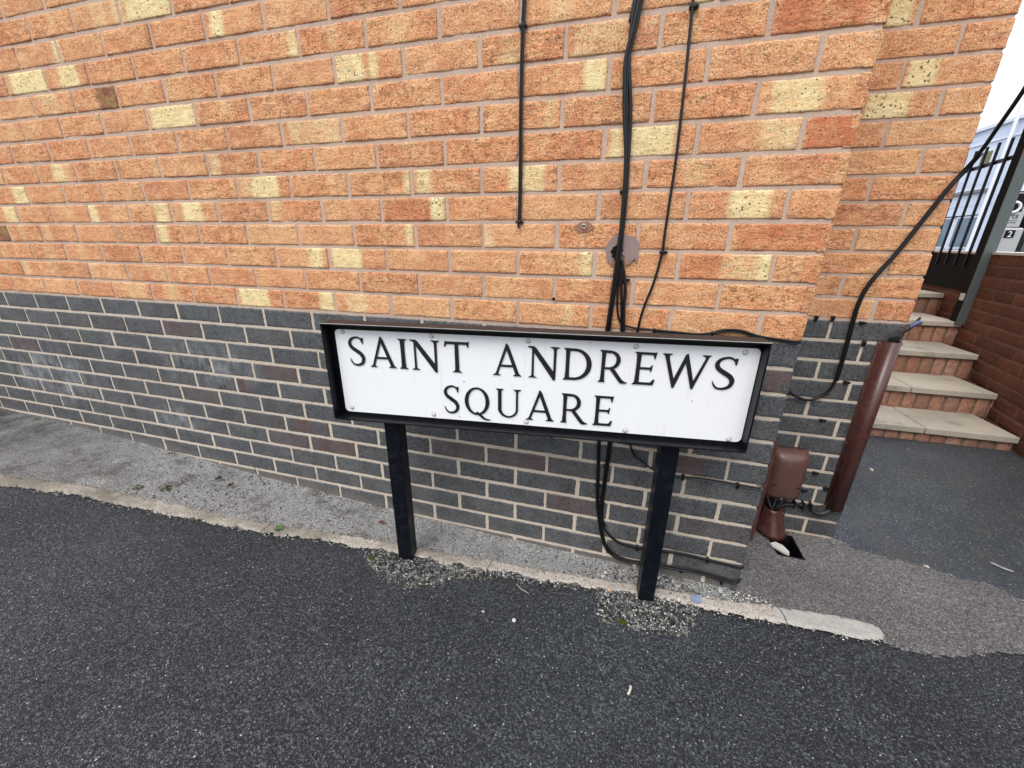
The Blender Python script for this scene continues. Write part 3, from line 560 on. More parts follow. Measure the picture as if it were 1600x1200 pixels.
# loose stones
def pebble_bm(bm, x, y, z, r, rnd, flat=.6):
    q = bmesh.ops.create_icosphere(bm, subdivisions=1, radius=1)
    s = Vector((r * rnd.uniform(.7, 1.3), r * rnd.uniform(.7, 1.2), r * flat * rnd.uniform(.7, 1.1))); rot = Matrix.Rotation(rnd.uniform(0, 6.3), 3, 'Z') @ Matrix.Rotation(rnd.uniform(-.5, .5), 3, 'X')
    k = rnd.uniform(0, 99)
    for v in q['verts']:
        c = v.co * (1 + .28 * noise.noise(v.co * 1.3 + Vector((k, 0, 0)))); c = Vector((c.x * s.x, c.y * s.y, c.z * s.z)); v.co = rot @ c + Vector((x, y, z))
def grit():
    rnd = random.Random(5); bms = [bmesh.new() for _ in range(3)]; n = 0
    def put(x, y, r): pebble_bm(rnd.choices(bms, (6, 3, 2))[0], x, y, gz(x, y) + r * .3, r, rnd)
    for _ in range(950):
        while True:
            x, y = rnd.uniform(-1.3, -.5), rnd.uniform(-.34, -.12)
            if inpoly(x, y, PLp): break
        put(x, y, rnd.uniform(.0012, .0028))
    for _ in range(600):
        while True:
            x, y = rnd.uniform(-.48, -.1), rnd.uniform(-.26, -.06)
            if inpoly(x, y, PRp): break
        put(x, y, rnd.uniform(.0012, .0030))
    for _ in range(800):                                   # along the kerb
        x = rnd.uniform(-3.2, .38); put(x, kerb_front(x) - abs(rnd.gauss(0, .012)), rnd.uniform(.0012, .003))
    for _ in range(420):
        x = rnd.uniform(-.5, .1); put(x, min(-.003, rnd.uniform(kerb_back(x), 0)), rnd.uniform(.0014, .004))
    for _ in range(450):
        x = rnd.uniform(-2.6, -.5); put(x, rnd.uniform(kerb_back(x), -.004), rnd.uniform(.001, .0026))
    for _ in range(150):
        x = rnd.uniform(.45, .95); put(x, path_edge(x) + rnd.gauss(0, .008), rnd.uniform(.0012, .0028))
    for _ in range(260):
        x = rnd.uniform(.6, 1.75); put(x, 1.49 - abs(rnd.gauss(0, .09)), rnd.uniform(.0015, .0045))
    for _ in range(900):                                   # dark crumbs and dirt; those at the wall foot stand in for contact shade
        x = rnd.uniform(-3.6, -.05); q = rnd.random()
        y = -.002 - abs(rnd.gauss(0, .010)) if q < .5 else (kerb_back(x) + rnd.gauss(.002, .012) if q < .75 else rnd.uniform(kerb_back(x), -.004))
        pebble_bm(bms[2], x, y, gz(x, y) + .0045, rnd.uniform(.001, .0034), rnd)
    for _ in range(260):                                   # leaf litter stain patch further up the slope
        x = rnd.gauss(-2.1, .22); y = rnd.uniform(kerb_back(x), -.01); pebble_bm(bms[2], x, y, gz(x, y) + .0045, rnd.uniform(.0012, .0042), rnd)
    for _ in range(120):
        x = rnd.gauss(-.33, .12); y = rnd.uniform(kerb_back(x), -.004); pebble_bm(bms[2], x, y, gz(x, y) + .0045, rnd.uniform(.0015, .005), rnd)
    for bm, c in zip(bms, ((.30, .29, .27), (.62, .60, .56), (.055, .045, .038))):
        me = bpy.data.meshes.new('gravel'); bm.to_mesh(me); bm.free()
        tag(link('gravel', me, mat_plain('grit_stone', c, .8, .3, 0, .3, 200)), kind='stuff')
grit()

# ---------------------------------------------------------------- street sign
SA = Vector((-1.287, -.28, .025)); SD = Vector((.9933, .115, 0)).normalized(); SN = Vector((SD.y, -SD.x, 0))   # SN faces the street
SM = Matrix(((SD.x, -SN.x, 0, SA.x), (SD.y, -SN.y, 0, SA.y), (0, 0, 1, SA.z), (0, 0, 0, 1)))   # local x along the board, y into it, z up
def smb(): return MB()
sign = tag(empty('street_sign', (-.7, -.2, -.86)), 'white street name board in a black box frame standing on two black posts', 'street sign')
SL, SH, DEP, REC, TH = 1.180, .298, .052, .033, .0045
f = MB()
f.box(0, SL, 0, DEP, -TH, 0, .0012, SM).box(0, SL, 0, DEP, -SH, -SH + TH, .0012, SM)
f.box(0, TH, .0015, DEP - .001, -SH + TH, -TH, 0, SM).box(SL - TH, SL, .0015, DEP - .001, -SH + TH, -TH, 0, SM)
f.box(TH, SL - TH, REC + .003, REC + .009, -SH + TH, -TH, 0, SM)
f.build('frame', M_BLACK, sign)
MB().box(.003, SL - .003, .004, DEP - .002, .0003, .0016, 0, SM).build('frame_top', M_RUST, sign)
MB().box(.001, SL - .001, -.0008, .0006, -.0008, .0012, 0, SM).build('edge_highlight', mat_plain('edge_highlight', (.34, .33, .31), .5, .4, 0, .6, 25), sign)  # pale strip colours in the bevel highlight along the front top edge
# plate with rounded corners
def rrect(x0, x1, z0, z1, r, k=6):
    P = []
    for cx, cz, a in ((x1 - r, z0 + r, -90), (x1 - r, z1 - r, 0), (x0 + r, z1 - r, 90), (x0 + r, z0 + r, 180)):
        for i in range(k + 1):
            t = R(a + 90 * i / k); P.append((cx + r * math.cos(t), cz + r * math.sin(t)))
    return P
PX0, PX1, PZ0, PZ1 = .0215, 1.166, -.2825, -.0225
b = MB(); b.prism([SM @ Vector((x, REC, z)) for x, z in rrect(PX0, PX1 + .008, PZ0, PZ1, .013)], -SN * .0026)
plate = b.build('plate', M_PLATE, sign)
for sx, sz in ((.047, -.0290), (.317, -.0300), (.591, -.0310), (.874, -.0320), (1.138, -.0335), (.044, -.2690), (.310, -.2710), (.591, -.2720), (.871, -.2745), (1.143, -.2755)):
    b = MB(); c = SM @ Vector((sx, REC, sz))
    b.tube([c + SN * .0005, c + SN * .0016, c + SN * .0028, c + SN * .0034], [.0060, .0060, .0048, .0022], 14)
    o = b.build('bolt', M_RIVET, sign, True)
    b = MB(); b.tube([c + SN * .0020 - SN * .0014, c + SN * .0030 - SN * .0021], [.0070, .0069], 16); b.build('washer', M_LEAD, o)
# lettering: broad-pen capitals drawn as strokes (x right, y up, cap height 1)
def S_(pts, w, k=8): return ('s', pts, w, k)
def P_(*pts): return ('p', pts)
def stem(x, w=.115, y0=0., y1=1., sl=.055, sr=.055):
    e = .045; return P_((x - w / 2 - sl, y0), (x + w / 2 + sr, y0), (x + w / 2 + sr * .9, y0 + .018), (x + w / 2 + .008, y0 + e + .02), (x + w / 2 - .004, y0 + .3), (x + w / 2 - .004, y1 - .3), (x + w / 2 + .008, y1 - e - .02), (x + w / 2 + sr * .9, y1 - .018), (x + w / 2 + sr, y1),
                        (x - w / 2 - sl, y1), (x - w / 2 - sl * .9, y1 - .018), (x - w / 2 - .008, y1 - e - .02), (x - w / 2 + .004, y1 - .3), (x - w / 2 + .004, y0 + .3), (x - w / 2 - .008, y0 + e + .02), (x - w / 2 - sl * .9, y0 + .018))
def ell(cx, cy, rx, ry, a0, a1, wt, ws, k=28):      # stroke of an ellipse, thin (wt) at top and bottom, thick (ws) at the sides
    pts, w = [], []
    for i in range(k + 1):
        t = R(a0 + (a1 - a0) * i / k); pts.append((cx + rx * math.cos(t), cy + ry * math.sin(t))); w.append(wt + (ws - wt) * math.cos(t) ** 2)
    return ('r', pts, w)
G = {
 'S': (.58, [S_([(.50, .86), (.42, .945), (.29, .965), (.14, .90), (.075, .77), (.13, .63), (.28, .52), (.43, .41), (.50, .27), (.45, .11), (.30, .035), (.15, .055), (.065, .16)], [.04, .055, .065, .085, .105, .12, .13, .13, .12, .095, .07, .055, .035]), P_((.455, .93), (.535, .965), (.555, .93), (.535, .755), (.51, .755), (.485, .83)), P_((.02, .245), (.045, .245), (.095, .135), (.065, .10))]),
 'A': (.92, [P_((.405, 1.03), (.455, 1.03), (.52, .93), (.835, .085), (.90, .025), (.92, 0), (.65, 0), (.655, .022), (.705, .04), (.715, .075), (.43, .86)), P_((.408, .99), (.458, .87), (.178, .09), (.19, .035), (.245, .022), (.25, 0), (0, 0), (.01, .022), (.07, .045), (.108, .10)), P_((.23, .285), (.66, .285), (.635, .355), (.255, .355))]),
 'I': (.27, [stem(.135, .125, 0, 1, .07, .07)]),
 'N': (.98, [P_((0, 1), (.19, 1), (.26, .95), (.86, .17), (.86, -.06), (.82, -.06), (.17, .84), (.12, .93), (.01, .965)), P_((.03, 0), (.30, 0), (.295, .02), (.215, .045), (.200, .10), (.200, .84), (.135, .90), (.130, .10), (.115, .045), (.035, .02)), P_((.70, 1), (.98, 1), (.975, .975), (.905, .94), (.895, .85), (.885, -.04), (.83, -.06), (.81, .1), (.81, .85), (.795, .94), (.71, .975))]),
 'T': (.80, [P_((.335, .0), (.245, 0), (.25, .02), (.315, .045), (.335, .09), (.34, .93), (.46, .93), (.465, .09), (.485, .045), (.55, .02), (.555, 0)), P_((.02, .915), (.78, .915), (.765, 1.0), (.05, 1.0)), P_((0, .84), (.03, .825), (.10, .93), (.05, 1.01), (.03, 1.02)), P_((.71, .93), (.745, .83), (.775, .83), (.80, 1.03), (.765, 1.01))]),
 'D': (.90, [stem(.155, .12, 0, 1, .065, .0), ('r', [(.16, .955), (.34, .955)] + [(.36 + .435 * math.cos(R(a)), .5 + .455 * math.sin(R(a))) for a in range(84, -85, -7)] + [(.34, .045), (.16, .045)], [.08, .082] + [.08 + .07 * math.cos(R(a)) ** 2 for a in range(84, -85, -7)] + [.08, .08])]),
 'R': (.92, [stem(.155, .12, 0, 1, .065, .03), ('r', [(.16, .955), (.33, .955)] + [(.34 + .265 * math.cos(R(a)), .70 + .255 * math.sin(R(a))) for a in range(84, -85, -8)] + [(.33, .445), (.20, .445)], [.08, .082] + [.075 + .055 * math.cos(R(a)) ** 2 for a in range(84, -85, -8)] + [.065, .06]), P_((.33, .43), (.47, .47), (.76, .11), (.85, .045), (.92, .03), (.915, 0), (.735, -.02), (.67, .03), (.36, .42))]),
 'E': (.66, [stem(.155, .12, 0, 1, .065, .0), P_((.16, .925), (.58, .925), (.60, 1), (.16, 1)), P_((.53, .94), (.575, .80), (.60, .80), (.635, 1.015), (.59, 1)), P_((.16, .475), (.50, .475), (.50, .545), (.16, .545)), P_((.47, .51), (.505, .41), (.53, .41), (.555, .62), (.53, .62), (.48, .54)), P_((.16, 0), (.60, 0), (.60, .078), (.16, .078)), P_((.52, .06), (.605, .18), (.655, .18), (.62, .02), (.58, 0))]),
 'W': (1.30, [P_((0, 1), (.26, 1), (.255, .977), (.19, .945), (.19, .87), (.40, .18), (.40, -.04), (.36, -.04), (.075, .88), (.05, .95), (.005, .975)), P_((.36, -.04), (.41, -.04), (.71, .93), (.67, 1.0), (.62, .98), (.345, .14)), P_((.62, .99), (.69, 1.02), (.93, .20), (.93, -.04), (.885, -.04), (.60, .90)), P_((.88, -.04), (.935, -.04), (1.235, .885), (1.255, .945), (1.30, .975), (1.30, 1), (1.07, 1), (1.075, .977), (1.15, .95), (1.165, .89), (.90, .14))]),
 'Q': (.84, [ell(.40, .5, .345, .455, 0, 360, .065, .125, 48), P_((.36, .115), (.42, .135), (.68, -.085), (.80, -.115), (.84, -.11), (.83, -.145), (.70, -.155), (.60, -.125), (.38, .06))]),
 'U': (.85, [('r', [(.145, .93), (.145, .35)] + [(.43 + .29 * math.cos(R(a)) * (1 if a < 270 else 1), .335 + .295 * math.sin(R(a))) for a in range(188, 353, 8)] + [(.715, .35), (.715, .93)], [.115, .115] + [.115 - (a - 188) / 165 * .04 - .035 * abs(math.sin(R(a))) ** 2 for a in range(188, 353, 8)] + [.07, .068]), P_((.02, 1), (.27, 1), (.265, .978), (.205, .94), (.19, .90), (.10, .90), (.085, .94), (.025, .978)), P_((.60, 1), (.85, 1), (.845, .978), (.765, .94), (.745, .90), (.685, .90), (.67, .94), (.605, .978))]),
}
def strip(pts, w):
    L, Rr = [], []
    n = len(pts)
    closed = (pts[0][0] - pts[-1][0]) ** 2 + (pts[0][1] - pts[-1][1]) ** 2 < 1e-8
    for i, (x, y) in enumerate(pts):
        a = pts[i - 1] if i > 0 else (pts[-2] if closed else pts[0]); c = pts[i + 1] if i < n - 1 else (pts[1] if closed else pts[-1])
        dx, dy = c[0] - a[0], c[1] - a[1]; l = math.hypot(dx, dy) or 1; nx, ny = -dy / l, dx / l
        L.append((x + nx * w[i] / 2, y + ny * w[i] / 2)); Rr.append((x - nx * w[i] / 2, y - ny * w[i] / 2))
    return L, Rr
def glyph(bm, ch, s0, s1, t0, H, cnt):
    w, parts = G[ch]; k = (s1 - s0) / w
    for p in parts:
        th = .00285 + .00003 * (cnt[0] % 9); cnt[0] += 1
        to = lambda q, d: SM @ Vector((s0 + q[0] * k, REC - d, t0 + q[1] * H))
        if p[0] == 'p':
            bm.prism([to(q, .002) for q in p[1]], -SN * 0 + SN * (th - .002))
        else:
            if p[0] == 's':
                cp = catmull([(a, b_, 0) for a, b_ in p[1]], p[3]); pts = [(v.x, v.y) for v in cp]
                ws = []
                for i in range(len(pts)):
                    q = i / p[3]; a = min(int(q), len(p[2]) - 1); b_ = min(a + 1, len(p[2]) - 1); ws.append(p[2][a] + (p[2][b_] - p[2][a]) * (q - a))
            else: pts, ws = p[1], p[2]
            L, Rr = strip(pts, ws); B = bm.bm
            va = [B.verts.new(to(q, th)) for q in L]; vb = [B.verts.new(to(q, th)) for q in Rr]
            wa = [B.verts.new(to(q, .002)) for q in L]; wb = [B.verts.new(to(q, .002)) for q in Rr]
            for i in range(len(L) - 1):
                B.faces.new((va[i], va[i + 1], vb[i + 1], vb[i])); B.faces.new((wa[i], vb[i] if False else va[i], va[i + 1], wa[i + 1])) if False else B.faces.new((wa[i], wa[i + 1], va[i + 1], va[i])); B.faces.new((vb[i], vb[i + 1], wb[i + 1], wb[i]))
bm = MB(); cnt = [0]; H = .0895
for ch, a, b_ in (('S', .059, .111), ('A', .123, .206), ('I', .215, .242), ('N', .251, .339), ('T', .353, .426), ('A', .493, .575), ('N', .591, .677), ('D', .686, .767), ('R', .781, .860), ('E', .870, .931), ('W', .943, 1.060), ('S', 1.070, 1.128)):
    glyph(bm, ch, a, b_, -.105 - .0055 * (a - .06) - .025, H, cnt)
for ch, a, b_ in (('S', .344, .393), ('Q', .409, .485), ('U', .500, .575), ('A', .589, .671), ('R', .686, .765), ('E', .776, .833)):
    glyph(bm, ch, a, b_, -.2365 - .0045 * (a - .3) - .025, H, cnt)
o = bm.build('lettering', M_INK, plate)
# the board's outline was measured from its top edge, so letters use the same datum
# posts
def post(x, y, zb, label=None):
    b = MB(); m = Matrix(((SD.x, -SN.x, 0, x), (SD.y, -SN.y, 0, y), (0, 0, 1, 0), (0, 0, 0, 1)))
    b.box(0, .050, 0, .050, zb - .15, -.02, .003, m)
    return b.build('post', M_POST, sign)
post(-1.150, -.229, -.83); post(-.3225, -.1345, -.868)
# bracket between board and wall
b = MB(); b.prism([(-1.10, -.205, -.0005), (-1.03, -.205, -.0005), (-.985, -.125, -.0005), (-1.05, -.125, -.0005)], (0, 0, -.012)); b.build('bracket', M_RUST, sign)
b = MB(); b.prism([(-.30, -.10, .004), (-.22, -.09, .004), (-.20, -.045, .004), (-.29, -.05, .004)], (0, 0, -.012)); b.build('bracket', M_RUST, sign)

# ---------------------------------------------------------------- cables on the wall
def clip(p, cab, out=(0, -1, 0), ang=0):
    b = MB(); x, y, z = p; o = Vector(out)
    t = Matrix.Translation((x, y, z)) @ Matrix.Rotation(R(ang), 4, 'Y')
    b.box(-.0075, .0075, -.011, .003, -.004, .004, .0015, t); b.box(.007, .013, -.007, .002, -.003, .003, .001, t)
    b.tube([t @ Vector((.010, -.006, 0)), t @ Vector((.010, -.010, 0))], .0018, 6)
    return b.build('clip', M_CABLE, cab)
def nearest(p, P): return min((Vector(p) - Vector(q)).length for q in P)
def cable(pts, r, label, mat=M_CABLE, y=None, parent=None, seg=8, name='cable', cat='cable', group='black cables on the brick wall', n=6):
    P = catmull(pts, n)
    b = MB(); b.tube(P, r, seg)
    if parent is None:
        o = b.build(name, mat, None, True); tag(o, label, cat, group)
        return o
    return b.build(name, mat, parent, True)
off = lambda P, dx, dy=0, dz=0: [(x + dx, y + dy, z + dz) for x, y, z in P]
cA = cable(off(CAB_A, -.0024), .0027, 'twin black cable running straight down to a cut end, left of the thick bundle')
cable(off(CAB_A[:-1], .0030), .0026, None, parent=cA, name='strand')
cB = cable(CAB_B1, .0050, 'thickest black cable bundle coming down the wall through the broken patch to the board')
cable(CAB_B2, .0042, None, parent=cB, name='strand'); cable(CAB_B3, .0034, None, parent=cB, name='strand'); cable(off(CAB_B1, .006, .002), .0038, None, parent=cB, name='strand')
cT = cable(CAB_T1, .0030, 'black cable from the broken patch that turns right along the top of the name board')
cable(off(CAB_T1[6:], 0, .001, -.0058), .0027, None, parent=cT, name='strand')
cT2 = cable(CAB_T2, .0044, 'short black cable pair dropping from the broken patch behind the board')
cable(CAB_T3, .0036, None, parent=cT2, name='strand')
cC = cable(CAB_C, .0034, 'single black cable curving down and left, right of the thick bundle')
cD = cable(CAB_D, .0040, 'black cable under the board that sweeps to the lowest course and round the corner')
cable(off(CAB_D, .004, .004, .0062), .0034, None, parent=cD, name='strand')
cE = cable(CAB_E, .0036, 'black cable under the board crossing the last but one course to the corner')
cable(off(CAB_E[:7], .0075, .001, .001), .0036, None, parent=cE, name='strand'); cable(off(CAB_E[7:], 0, .002, -.0064), .0030, None, parent=cE, name='strand')
cF = cable(CAB_F, .0030, 'thin black cable behind the right post running along a joint to the corner')
cable(off(CAB_F[4:], 0, .001, -.0052), .0024, None, M_GCABLE, parent=cF, name='strand')
allc = {id(c): c for c in (cA, cB, cT, cT2, cC, cD, cE, cF)}
src = ((cA, CAB_A), (cB, CAB_B1), (cT, CAB_T1), (cT2, CAB_T2), (cC, CAB_C), (cD, CAB_D), (cE, CAB_E), (cF, CAB_F))
for p in CLIP:
    best = min(src, key=lambda s: nearest((p[0], -.01, p[2]), catmull(s[1], 6)))
    vertical = best[0] in (cA, cB, cC, cT2) or (best[0] in (cD, cE) and p[2] > -.7 and p[0] < -.45)
    clip((p[0], -.0005, p[2]), best[0], ang=0 if vertical else 90)
cO = cable(CAB_O, .0052, 'loose black cable hanging from the sky past the building corner to a curled free end', group=None, n=8)
cable([(x + .004, y - .003, z + .001) for x, y, z in CAB_O[3:-4]], .0042, None, parent=cO, name='strand', n=8)
for (x, y, z) in CLIP2:
    b = MB(); t = Matrix.Translation((x, .445, z)) @ Matrix.Rotation(R(90 * ((x * 1000) % 2 > 1)), 4, 'Y')
    b.box(-.006, .006, -.012, .002, -.005, .005, .002, t); b.box(.006, .015, -.008, .001, -.0035, .0035, .001, t)
    b.build('cable_clip', M_CABLE, bld)
# broken mastic patch, eye bolt and old plug
cx, cz = -.520, .245
b = MB(); b.prism([(x, -.0015, z) for x, y, z in HOLE], (0, -.004, 0)); b.build('mastic_patch', M_LEAD, bld)
def disc(cx, cz, rx, rz, y, k=18, j=.2, seed=1):
    rn = random.Random(seed); return [(cx + rx * math.cos(2 * math.pi * i / k) * (1 + rn.uniform(-j, j)), y, cz + rz * math.sin(2 * math.pi * i / k) * (1 + rn.uniform(-j, j))) for i in range(k)]
hx, hz = -.498, .222
b = MB(); b.prism(disc(hx, hz, .016, .020, -.0053), (0, -.0009, 0)); b.build('hole', M_DARK, bld)
b = MB(); b.prism(disc(-.5935, .2865, .026, .015, -.0016, 16, .15, 4), (0, -.0012, 0)); b.build('mastic_smear', mat_plain('smear', (.30, .15, .10), .8, .2, 0, .3, 60, .5), bld)
b = MB(); ring = [Vector((-.5935 + .0055 * math.cos(t), -.008, .2885 + .0055 * math.sin(t))) for t in np.linspace(0, 2 * math.pi, 15)]
b.tube(ring, .0017, 6, False); b.tube([(-.5935, -.002, .2885), (-.5935, -.007, .2945)], .003, 8); b.build('wall_bolt', M_BRASS, bld, True)
b = MB(); b.tube([(BOLT[1][0], .0, BOLT[1][2]), (BOLT[1][0], -.008, BOLT[1][2])], .0042, 8); b.build('wall_plug', M_DARK, bld)

# ---------------------------------------------------------------- recess: cable guard, box, cone, gully
guard = tag(empty('cable_guard', (.45, .44, -.75)), 'dark brown half round cable guard screwed upright on the recessed wall', 'cable guard')
gx, gw = .428, .0285
def half_guard(x, w, z0, z1, y0, dep, k=12):
    prof = [(-w - .004, 0), (-w - .004, -.003), (-w, -.003)] + [(-w * math.cos(math.pi * i / k), -.003 - dep * math.sin(math.pi * i / k)) for i in range(1, k)] + [(w, -.003), (w + .004, -.003), (w + .004, 0)]
    inner = [(w - .002, 0)] + [((w - .0025) * math.cos(math.pi * i / k), -.001 - (dep - .003) * math.sin(math.pi * i / k)) for i in range(1, k)] + [(-w + .002, 0)]
    P = prof + inner; b = MB(); a = [b.bm.verts.new((x + p, y0 + q, z0)) for p, q in P]; c = [b.bm.verts.new((x + p, y0 + q, z1)) for p, q in P]; n = len(P)
    b.bm.faces.new(a); b.bm.faces.new(c[::-1])
    for i in range(n): b.bm.faces.new((a[(i + 1) % n], a[i], c[i], c[(i + 1) % n]))
    return b
half_guard(gx, gw, -.745, -.062, .4435, .040).build('cover', M_BROWN, guard, True)
for x, z in ((gx - gw + .001, -.072), (gx + gw + .004, -.072), (gx - gw + .001, -.46), (gx + gw + .004, -.46), (gx - gw + .001, -.735), (gx + gw + .004, -.735)):
    MB().tube([(x, .440, z), (x, .436, z)], .0042, 10).build('screw', M_BRASS, guard)
b = MB()
for i, dx in enumerate((-.012, -.004, .005, .013)):
    b.tube(catmull([(gx + dx, .425, -.10), (gx + dx, .424, -.055), (gx + .012 + dx * .6, .428, -.035), (gx + .045 + dx * .3, .430, -.012 + .004 * i), (.488 + dx * .2, .446, .010 + .003 * i), (.500, .462, .012)], 5), .0032, 7)
wr = tag(b.build('cable', M_CABLE, None, True), 'short wires leaving the top of the brown guard with blue tape on their end', 'cable')
b = MB(); b.tube(catmull([(.462, .43, -.012), (.474, .428, .002), (.484, .432, .006), (.492, .44, .004)], 5), [.006, .007] * 8, 8); b.build('tape', mat_plain('blue_tape', (.07, .10, .20), .4, .5, 0, .3, 150), wr, True)
box = tag(empty('cable_box', (.22, .40, -.72)), 'brown moulded cable box with rounded front and open base in the recess', 'cable box')
def rounded_box():
    b = MB(); N_, Mz = 14, 16; x0, x1, z0, z1 = .150, .287, -.712, -.507; yb = .443
    rows = []
    for j in range(Mz + 1):
        t = j / Mz; z = z1 - (z1 - z0) * t; sq = 1 - .10 * max(0, 1 - t / .10) ** 2
        dep = .072 * min(1, math.sin(min(1, t / .12) * math.pi / 2) * .35 + .65) + .004 * math.sin(t * 3.1)
        if j == 0: dep = .040
        row = []
        for i in range(N_ + 1):
            s = -1 + 2 * i / N_
            row.append(b.bm.verts.new((.5 * (x0 + x1) + s * sq * .5 * (x1 - x0), yb - dep * (1 - abs(s) ** 4 * .50 - .12 * (2 * t - 1) ** 4) if abs(s) < 1 else yb - dep * .30, z)))
        rows.append(row)
    for A_, B_ in zip(rows, rows[1:]):
        for i in range(N_): b.bm.faces.new((A_[i], A_[i + 1], B_[i + 1], B_[i]))
    top = [b.bm.verts.new((v.co.x, yb, v.co.z)) for v in rows[0]]
    for i in range(N_): b.bm.faces.new((top[i], top[i + 1], rows[0][i + 1], rows[0][i]))
    for e in (0, N_):
        bk = [b.bm.verts.new((r[e].co.x, yb, r[e].co.z)) for r in rows]
        for i in range(Mz): b.bm.faces.new((bk[i], bk[i + 1], rows[i + 1][e], rows[i][e]))
    return b
o = rounded_box().build('cover', M_BOX, box, True)
md = o.modifiers.new('thick', 'SOLIDIFY'); md.thickness = .0025; md.offset = -1
MB().box(.172, .268, .3692, .374, -.648, -.6468).build('seam', M_DARK, box)
MB().tube([(.212, .372, -.704), (.212, .366, -.704)], .004, 10).build('screw', M_BRASS, box)
MB().box(.152, .285, .4405, .4425, -.73, -.52).build('back_plate', M_DARK, box)
bp = MB(); bp.prism([(0, .010, -.30), (0, .43, -.30), (0, .43, -.66), (0, .010, -.66)], (.012, 0, 0))
gp = tag(bp.build('side_plate', M_BROWN, None), 'thin brown plastic plate fixed on the side of the wall corner beside the cable box', 'plate')
cone = tag(empty('cable_cowl', (.21, .36, -.88)), 'glossy brown cone shaped cowl under the cable box over the gully', 'cowl')
b = MB(); k = 22; rings = []
for t in np.linspace(0, 1, 10):
    z = -.775 - .108 * t; rx = .027 + .030 * t ** 1.3; ry = .034 + .034 * t ** 1.3; cx_ = .209 + .014 * t
    rings.append([b.bm.verts.new((cx_ + rx * math.cos(math.pi + math.pi * i / k), .425 + ry * 1.25 * math.sin(math.pi + math.pi * i / k), z)) for i in range(k + 1)])
for A_, B_ in zip(rings, rings[1:]):
    for i in range(k): b.bm.faces.new((A_[i], A_[i + 1], B_[i + 1], B_[i]))
o = b.build('cowl', M_BROWN, cone, True); md = o.modifiers.new('thick', 'SOLIDIFY'); md.thickness = .002
MB().prism([(.150, .441, -.765), (.265, .441, -.765), (.278, .441, -.885), (.140, .441, -.885)], (0, -.002, 0)).build('flange', M_BROWN, cone)
for x, z in ((.160, -.83), (.262, -.815)): MB().tube([(x, .440, z), (x, .435, z)], .004, 8).build('screw', M_BRASS, cone)
# wires from box and guard into the cowl, then into the gully
b = MB(); g2 = MB(); rn = random.Random(9)
for i in range(11):
    xs = .158 + .010 * i; tgt = (.207 + rn.uniform(-.014, .014), .405 + rn.uniform(-.012, .012), -.80)
    (g2 if i % 4 == 1 else b).tube(catmull([(xs, .41 + rn.uniform(-.02, .01), -.700), (xs + (.207 - xs) * .25, .40, -.725), (.207 + (xs - .207) * .35, .40, -.760), tgt], 5), .0026, 6)
for i in range(4):
    (g2 if i == 1 else b).tube(catmull([(gx - .02 + .012 * i, .425, -.70), (gx - .025 + .010 * i, .425, -.752), (.375, .424 - .004 * i, -.772 - .004 * i), (.325, .425, -.760 + .003 * i), (.28, .420, -.750 - .004 * i), (.245, .41, -.752 - .004 * i), (.222, .404, -.775), (.210 + .004 * i, .402, -.81)], 6), .0030, 6)
b.tube(catmull([(.39, .43, -.742), (.36, .424, -.752), (.33, .424, -.775), (.31, .424, -.765), (.29, .424, -.745)], 6), .0026, 6)
for i in range(3): g2.tube([(.205 + .010 * i, .372, -.86), (.207 + .010 * i, .345, -1.02)], .0034, 6)
loom = tag(b.build('cable_loom', M_CABLE, None, True), 'tangle of black wires between the brown guard, the cable box and the cowl', 'cables')
g2.build('grey_wire', M_GCABLE, loom, True)
for x in (.345, .318, .287): MB().box(x - .002, x + .002, .416, .444, -.772, -.738, .001).build('tie', M_CABLE, loom)
# gully: open shaft with frame
gul = tag(empty('drain_gully', (.235, .32, -.89)), 'open square black drain gully in the tarmac below the brown cowl', 'drain')
x0, x1, y0, y1, zt = .208, .292, .262, .386, -.886
b = MB(); fr_ = .005
b.box(x0 - fr_, x0, y0 - fr_, y1 + fr_, zt - .16, zt + .002).box(x1, x1 + fr_, y0 - fr_, y1 + fr_, zt - .16, zt + .002).box(x0, x1, y0 - fr_, y0, zt - .16, zt + .002).box(x0, x1, y1, y1 + fr_, zt - .16, zt + .002)
b.build('frame', M_STEEL, gul); MB().box(x0, x1, y0, y1, zt - .165, zt - .150).build('bottom', M_DARK, gul)
b = MB()
for i in range(3): b.box(x0 + .002, x0 + .05 + .01 * i, y0 + .03 + .03 * i, y0 + .036 + .03 * i, zt - .05, zt - .043)
b.build('rib', M_STEEL, gul)
def stone(name, x, y, r, label, mat, flat=.5, group=None, z=None, cat='stone', seed=1, sx=1.):
    bm_ = bmesh.new(); pebble_bm(bm_, 0, 0, 0, r, random.Random(seed), flat); bmesh.ops.subdivide_edges(bm_, edges=bm_.edges, cuts=1, smooth=.4, use_grid_fill=True)
    for v in bm_.verts: v.co.x *= sx; v.co += Vector((x, y, (gz(x, y) if z is None else z) + r * flat * .55))
    me = bpy.data.meshes.new(name); bm_.to_mesh(me); bm_.free(); return tag(link(name, me, mat), label, cat, group)
b = MB(); zz = -.880
b.prism([(.190, .304, zz), (.196, .292, zz - .002), (.226, .262, zz), (.240, .252, zz + .002), (.244, .268, zz + .003), (.230, .296, zz + .006), (.210, .312, zz + .004)], (0, 0, .008))
tag(b.build('stone_chip', M_STONE), 'pale flat piece of broken stone lying at the lip of the drain gully', 'stone')
